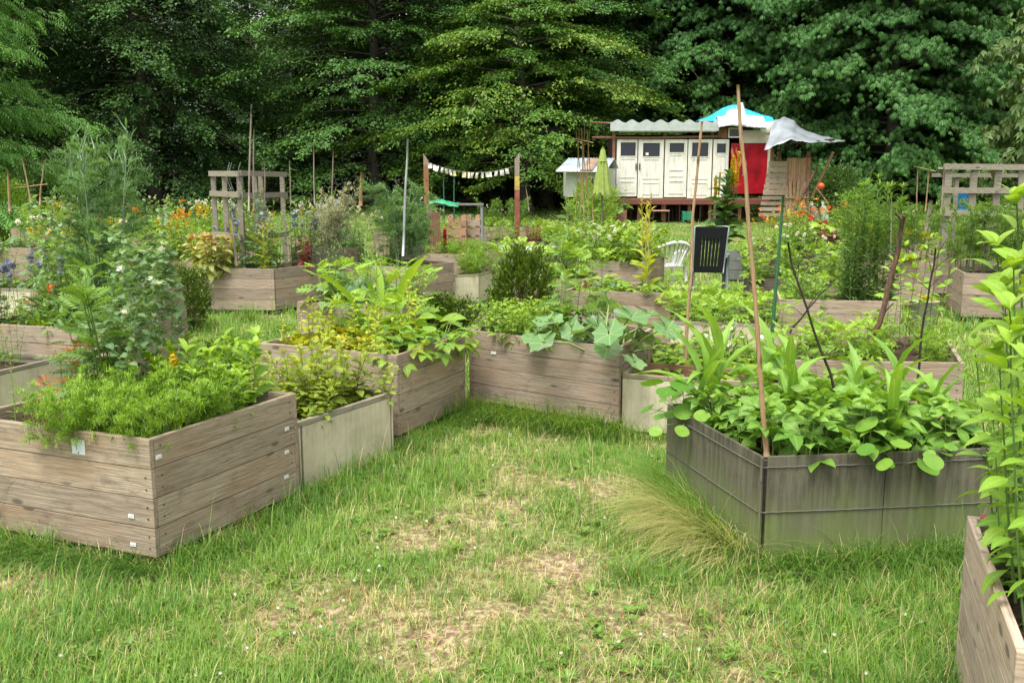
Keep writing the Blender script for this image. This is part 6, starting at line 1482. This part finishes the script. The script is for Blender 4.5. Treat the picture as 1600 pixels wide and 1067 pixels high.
    fill('B17', 'bellflower_plant', 3, (.1, .4), (.6, .95), (.8, 1.0), 'violet bellflower in the fennel bed', 'bellflowers on the left')
    plant('calendula_plant', inbed(b, .2, .62), 1.1, None, 'orange calendula among the bellflowers', 'plant')
    plant('lily_plant', inbed(b, .1, .97), .85, None, 'upright narrow-leaved stems at the left edge', 'plant')
    b = BEDS['B18']
    for s, t in ((.15, .45), (.1, .75), (.3, .8)): plant('grass_tuft', inbed(b, s, t), .8, None, 'grassy tuft in the bare low bed', 'tuft', 'tufts in the bare low bed')
    plant('tall_weed', inbed(b, .12, .3), .55, None, 'loose weed in the bare low bed', 'weed'); plant('bellflower_plant', inbed(b, .2, .62), 1.3, None, 'tall bellflower stem with a violet bloom at the left edge', 'plant')
    plant('bellflower_plant', inbed(b, .12, .9), 1.2, None, 'second tall bellflower stem at the left edge', 'plant')
    for key in ('B19', 'B19b'):
        fill(key, 'tall_weed', 4, (.1, .9), (.1, .9), (.7, 1.1), 'leafy plant in a far left bed', 'plants in the far left beds')
        fill(key, 'cabbage_plant', 3, (.1, .9), (.1, .9), (1.0, 1.4), 'blue-green leafy plant in a far left bed', 'leafy plants in the far left beds')
    fill('B21', 'yellow_flower_plant', 4, (.1, .6), (.1, .9), (.7, .9), 'yellowish plant in the right bed', 'plants in the right bed')
    fill('B21', 'asparagus_plant', 5, (.2, 1.), (.1, .9), (.8, 1.0), 'feathery green plant in the right bed', 'feathery plants in the right beds')
    plant('lettuce_plant', inbed(BEDS['B21'], .05, .33, .03), 1.2, None, 'round yellow-green cushion plant on the bed edge', 'plant')
    fill('B21b', 'asparagus_plant', 6, (.1, .9), (.1, .9), (.9, 1.15), 'feathery green plant in the right edge bed', 'feathery plants in the right beds')
    fill('B23', 'potato_plant', 6, (.1, .9), (.1, .9), (1.0, 1.4), 'bright leafy plant behind the box bush', 'leafy plants behind the box bush')
    fill('B23', 'tomato_plant', 5, (.1, .9), (.05, .6), (.8, 1.), 'arching pale-stemmed plant right of the box bush', 'arching plants right of the box bush')
    fill('B10b', 'daisy_plant', 4, (.1, .8), (.1, .9), (1.2, 1.5), 'white-flowered plant left of the white chair', 'white flowers left of the chair')
    fill('B10b', 'herb_plant', 8, (.1, .9), (.1, .95), (1.2, 1.6), 'bright bushy herb left of the white chair', 'herbs left of the white chair')

    # --- beds further back
    far = [(-10.5, 21, 'f'), (-8.0, 20.2, 'f'), (-5.6, 16.6, 'f'), (-6.8, 18.3, 'f'), (-4.0, 17.4, 'w'), (-4.8, 20.5, 'f'), (-2.4, 18.8, 'w'), (-12.2, 23.5, 'f'), (-7.6, 24.2, 's'), (-3.1, 22.4, 's'),
           (.9, 16.4, 'g'), (-.6, 24.0, 's'), (-10.5, 15.3, 'f'), (-7.2, 14.6, 'f'), (-5.2, 10.3, 'f'), (-5.6, 14.4, 'f'),
           (5.9, 19.0, 'o'), (7.6, 22.6, 'm'), (7.6, 19.3, 's'), (9.3, 21.6, 'g'), (7.4, 16.6, 's'), (8.8, 15.8, 'g'), (10.3, 18.2, 's'), (8.2, 25, 'g'), (11.6, 23, 's'), (6.6, 15.0, 'g'), (4.4, 16.9, 'o'), (9.2, 12.9, 'g')]
    pal_ = dict(f=['cabbage_plant', 'tall_weed', 'yarrow_plant', 'pale_herb', 'yellow_flower_plant', 'potato_plant', 'herb_plant'], w=['sage_plant', 'yarrow_plant', 'tall_weed', 'pale_herb', 'thistle_plant', 'herb_plant'],
                s=['herb_plant', 'tall_weed', 'yarrow_plant', 'asparagus_plant', 'potato_plant'], g=['herb_plant', 'pale_herb', 'potato_plant', 'tomato_plant', 'green_salad', 'tall_weed'],
                o=['daylily_plant', 'herb_plant', 'tall_weed', 'yellow_flower_plant', 'poppy_plant', 'herb_plant'], m=['herb_plant', 'daylily_plant', 'tall_weed'])
    words = dict(f='flower', w='silvery', s='shaded', g='leafy', o='orange lily', m='mullein')
    FARLAB = ['wooden bed at the foot of the left ash, farthest left of the back row', 'wooden bed under the cross cane near the left ash', 'wooden bed just left behind the pallet trellis', 'flower bed two beds behind the fennel, before the dark wood',
              'wooden bed of white flowers right behind the pallet trellis', 'low-looking bed far behind the pallet trellis', 'wooden bed of silvery herbs left of the slatted chair', 'farthest bed at the left, in the shade of the ash', 'shaded bed at the wood edge behind the trellis', 'shaded bed left of the work table',
              'leafy wooden bed between the dark plated bed and the box bush', 'shaded bed between the painted post and the closed parasol', 'flower bed at the left picture edge behind the peas', 'flower bed behind the low pale bed with bellflowers', 'wooden bed left of the round box bush', 'flower bed directly behind the tall fennel',
              'bed of orange lilies below the plank booth', 'wooden bed behind the maroon tub', 'bed at the back between the booth and the right chestnut', 'leafy bed far right behind the lily stems', 'wooden bed right behind the tall lily stems', 'leafy bed left of the right pallet', 'bed half hidden by the right pallet', 'farthest leafy bed on the right at the wood edge', 'bed behind the right pallet in the shade', 'leafy bed left behind the cushion plant', 'wooden bed of orange lilies behind the small grey trough', 'leafy bed cut by the right picture edge']
    side = lambda x, y: ('left' if x < -3 else 'middle' if x < 3.5 else 'right')
    for i, (x, y, kd) in enumerate(far):
        a = random.uniform(-.4, .4); c, s = math.cos(a), math.sin(a); z = float(gz(x, y))
        make_bed('F%d' % i, (x, y), (x-s*1.05, y+c*1.05), (x+1.2*c, y+1.2*s), .6, random.choice(['wood', 'wood', 'dark']), FARLAB[i], group='distant wooden beds', bev=False, n=4)
        BEDS['F%d' % i].area = 1
        hs = {'s': .8, 'f': 1.15, 'w': 1.15, 'g': 1.05, 'o': 1.05, 'm': .95}[kd]
        for q in range(14):
            kk = pal_[kd][q % len(pal_[kd])]
            plant(kk, inbed(BEDS['F%d' % i], random.uniform(.08, .92), random.uniform(.08, .92)), hs*random.uniform(.8, 1.15), None, '%s growing in a distant %s bed' % (kk.replace('_', ' '), words[kd]), 'plant', '%s of the distant %s beds' % (kk.replace('_', ' ')+'s', words[kd]))
    for x, y, s in ((-5.9, 15.7, 1.3), (-5.5, 16.2, 1.2), (-5.3, 15.2, 1.15)): plant('daylily_plant', (x, y, .5), s, None, 'orange lilies between the fennel and the coleus bed', 'plant', 'orange lilies on the left')
    # mullein
    yM = 21.5; x = atY(1133, 340, yM)[0]; z0 = .62
    plant('mullein_plant', (x, yM, z0-.3), 1.12, None, 'big dark-leaved mullein right before the shed', 'plant'); plant('mullein_spike', (atY(1150, 300, yM)[0], yM, atY(1150, 292, yM)[1]-.3), .95, None, 'bright yellow flower spikes of the mullein', 'plant')
    plant('mullein_spike', (atY(1122, 300, yM+.4)[0], yM+.4, atY(1122, 305, yM)[1]-.3), .72, None, 'thinner yellow flower spike left of the big one', 'plant')
    # ground plants by the beds
    for (u, v, k, s) in ((560, 486, 'grass_tuft', 1.), (330, 560, 'dark_shrub', .22), (395, 500, 'grass_tuft', 1.1), (450, 520, 'grass_tuft', 1), (360, 535, 'grass_tuft', 1.2), (760, 612, 'grass_tuft', .9), (905, 640, 'grass_tuft', 1.), (985, 900, 'grass_tuft', .6), (720, 760, 'grass_tuft', .45), (540, 930, 'blond_tuft', .3), (820, 940, 'grass_tuft', .45), (40, 1000, 'ground_weed', 1.1), (870, 1040, 'ground_weed', .9), (760, 1055, 'ground_weed', .8), (300, 1010, 'grass_tuft', .35), (450, 900, 'grass_tuft', .4), (1360, 940, 'grass_tuft', .5), (1100, 960, 'blond_tuft', .35), (650, 700, 'grass_tuft', .5), (1440, 850, 'grass_tuft', .7), (610, 790, 'ground_weed', .8), (60, 870, 'grass_tuft', .7), (230, 860, 'grass_tuft', .5), (880, 800, 'ground_weed', .7)):
        x, y = at(u, v, 0)
        if bed_dist(np.array([x]), np.array([y]))[0] > .05: plant(k, (x, y, -.01), s, None, k.replace('_', ' ')+' growing in the lawn', 'tuft' if 'tuft' in k else 'weed', k.replace('_', ' ')+'s in the lawn')
    # fine weeds along left of the bed behind
    make_trees(); make_shed(); make_booth(); make_hut(); make_umbrella(); make_teepee(); make_pallets(); make_bunting(); make_chairs(); make_pots()
    # --- stakes
    cane('bamboo_cane', (1153, 133), (1198, 712), 4.42, .0125, 'bamboo', 'long bamboo cane at the corner of the dark panelled bed', knots=True, k=9, ytop=4.5, wob=.006, n=8)
    cane('bamboo_cane', (1097, 190), (1073, 575), 7.3, .014, 'bamboo', 'thinner bamboo cane with a climbing leaf in the strawberry bed', knots=True, k=9, wob=.006, n=8)
    cane('metal_stake', (1224, 306), (1204, 548), 6.9, .015, 'green_stake', 'straight dark green garden stake right of the bamboo canes', wob=0)
    o = cane('branch_fork', (1398, 333), (1411, 342), 6.6, .014, 'branch_rust', 'short pale fork stub at the top of the thick dark branch', wob=.004, k=4)
    o = cane('forked_branch', (1412, 338), (1346, 590), 6.6, .022, 'branch_rust', 'thick dark forked branch standing in the bed behind the dark one', wob=.02, k=10, r1=.7, twigs=2)
    cane('dead_twig', (1231, 378), (1308, 650), 4.95, .0085, 'twig_dark', 'thin black bent twig stuck among the beans', wob=.012, twigs=5)
    cane('dead_twig', (1462, 388), (1436, 600), 5.6, .008, 'twig_dark', 'thin dark twig left of the sunchokes', wob=.006, twigs=7)
    cane('dead_twig', (1290, 452), (1232, 520), 6.6, .008, 'twig_dark', 'short dark twig leaning behind the first bean twig', wob=.006, twigs=1)
    cane('dead_twig', (1540, 345), (1537, 400), 6.2, .010, 'twig_dark', 'short dark twig among the sunchoke tops', wob=.01, twigs=4)
    for (tp, bt, Y, r_, mt, lb) in (((393, 163), (389, 330), 13.3, .016, 'cane_grey', 'tallest grey cane behind the pallet trellis'), ((397, 202), (396, 330), 13.6, .013, 'cane_grey', 'crooked grey cane beside the tallest one'),
        ((413, 252), (414, 330), 13.5, .011, 'cane_grey', 'short cane before the pallet trellis'), ((452, 249), (454, 320), 14.5, .011, 'cane_grey', 'short cane right of the pallet trellis'), ((490, 226), (492, 320), 15, .012, 'cane_grey', 'thin cane above the wormwood'), ((521, 236), (518, 320), 15.5, .013, 'cane_grey', 'thin cane right of the wormwood'),
        ((565, 269), (564, 322), 17, .035, 'timber_orange', 'square orange-brown stake in the middle distance'), ((637, 217), (630, 400), 13.5, .022, 'galvanised', 'grey metal pole in the dill'), ((360, 330), (370, 416), 13.1, .018, 'cane_grey', 'grey stake behind the coleus'),
        ((12, 266), (16, 330), 12, .018, 'bamboo', 'leftmost short brown cane'), ((34, 244), (50, 320), 12, .012, 'bamboo', 'slanting cane near the left edge'), ((69, 251), (62, 320), 12, .012, 'bamboo', 'cane leaning the other way near the left edge'), ((20, 294), (75, 288), 12, .008, 'bamboo', 'thin cross cane tied near the left edge'),
        ((1277, 262), (1240, 330), 27, .06, 'branch_rust', 'crooked branch before the plank booth'), ((1393, 300), (1389, 470), 12.5, .010, 'cane_grey', 'thin stake right of the lilies'), ((1434, 262), (1432, 330), 20, .016, 'bamboo', 'bamboo cane left of the right pallet'), ((1452, 265), (1446, 330), 20, .016, 'bamboo', 'second bamboo cane left of the right pallet'),
        ((1428, 260), (1462, 268), 20, .012, 'bamboo', 'cross cane tied left of the right pallet'), ((1475, 262), (1466, 420), 13.5, .016, 'cane_grey', 'long grey cane leaning on the right pallet'), ((693, 270), (694, 350), 24, .02, 'green_stake', 'dark green pole in the shade behind the bunting'), ((709, 268), (710, 350), 24, .02, 'green_stake', 'second dark green pole behind the bunting'), ((821, 290), (826, 330), 20, .010, 'cane_grey', 'thin stick right of the painted post'), ((1455, 313), (1450, 360), 15, .05, 'wood_vert', 'short broad stake left of the right pallet')):
        cane('garden_cane', tp, bt, Y, r_, mt, lb, wob=.004, k=6, group='canes and stakes')
    make_ground(); make_grass(); make_lawn_weeds()
    # --- light and camera
    w = bpy.data.worlds.new('World'); SC.world = w; w.use_nodes = True; nt = w.node_tree; nt.nodes.clear()
    sk = nd(nt, 'ShaderNodeTexSky'); sk.sky_type = 'NISHITA'; sk.sun_disc = False
    el, rot = math.radians(66), math.radians(SUN_AZ)
    sk.sun_elevation = el; sk.sun_rotation = rot; sk.dust_density = 4; sk.air_density = 1.2; sk.ozone_density = 1
    hs = nd(nt, 'ShaderNodeHueSaturation'); hs.inputs['Saturation'].default_value = .15; nt.links.new(sk.outputs[0], hs.inputs['Color'])
    bg = nd(nt, 'ShaderNodeBackground'); bg.inputs['Strength'].default_value = .15; nt.links.new(hs.outputs[0], bg.inputs[0])
    nt.links.new(bg.outputs[0], nd(nt, 'ShaderNodeOutputWorld').inputs[0])
    L = bpy.data.lights.new('sun', 'SUN'); L.energy = 1.5; L.angle = math.radians(22); L.color = (1, .97, .9); so = bpy.data.objects.new('sun', L); COL.objects.link(so)
    # sky sun_rotation 0 = +Y, clockwise
    d = Vector((math.sin(rot)*math.cos(el), math.cos(rot)*math.cos(el), math.sin(el))); so.rotation_euler = (-d).to_track_quat('-Z', 'Y').to_euler()
    cam = bpy.data.cameras.new('camera'); cam.sensor_width = 36; cam.lens = 36*FPX/1600; cam.clip_end = 500; cam.clip_start = .05
    co = bpy.data.objects.new('camera', cam); COL.objects.link(co); co.location = (0, 0, EYE); co.rotation_euler = (PI/2-TH, 0, 0); SC.camera = co
    SC.view_settings.view_transform = 'Standard'; SC.view_settings.look = 'None'; SC.view_settings.gamma = 1; SC.view_settings.exposure = EXPO
    SC.cycles.max_bounces = 6; SC.cycles.diffuse_bounces = 3; SC.cycles.glossy_bounces = 2; SC.cycles.transmission_bounces = 3; SC.cycles.transparent_max_bounces = 4
    SC.cycles.use_denoising = True
SUN_AZ = -150; EXPO = 1.18
main()
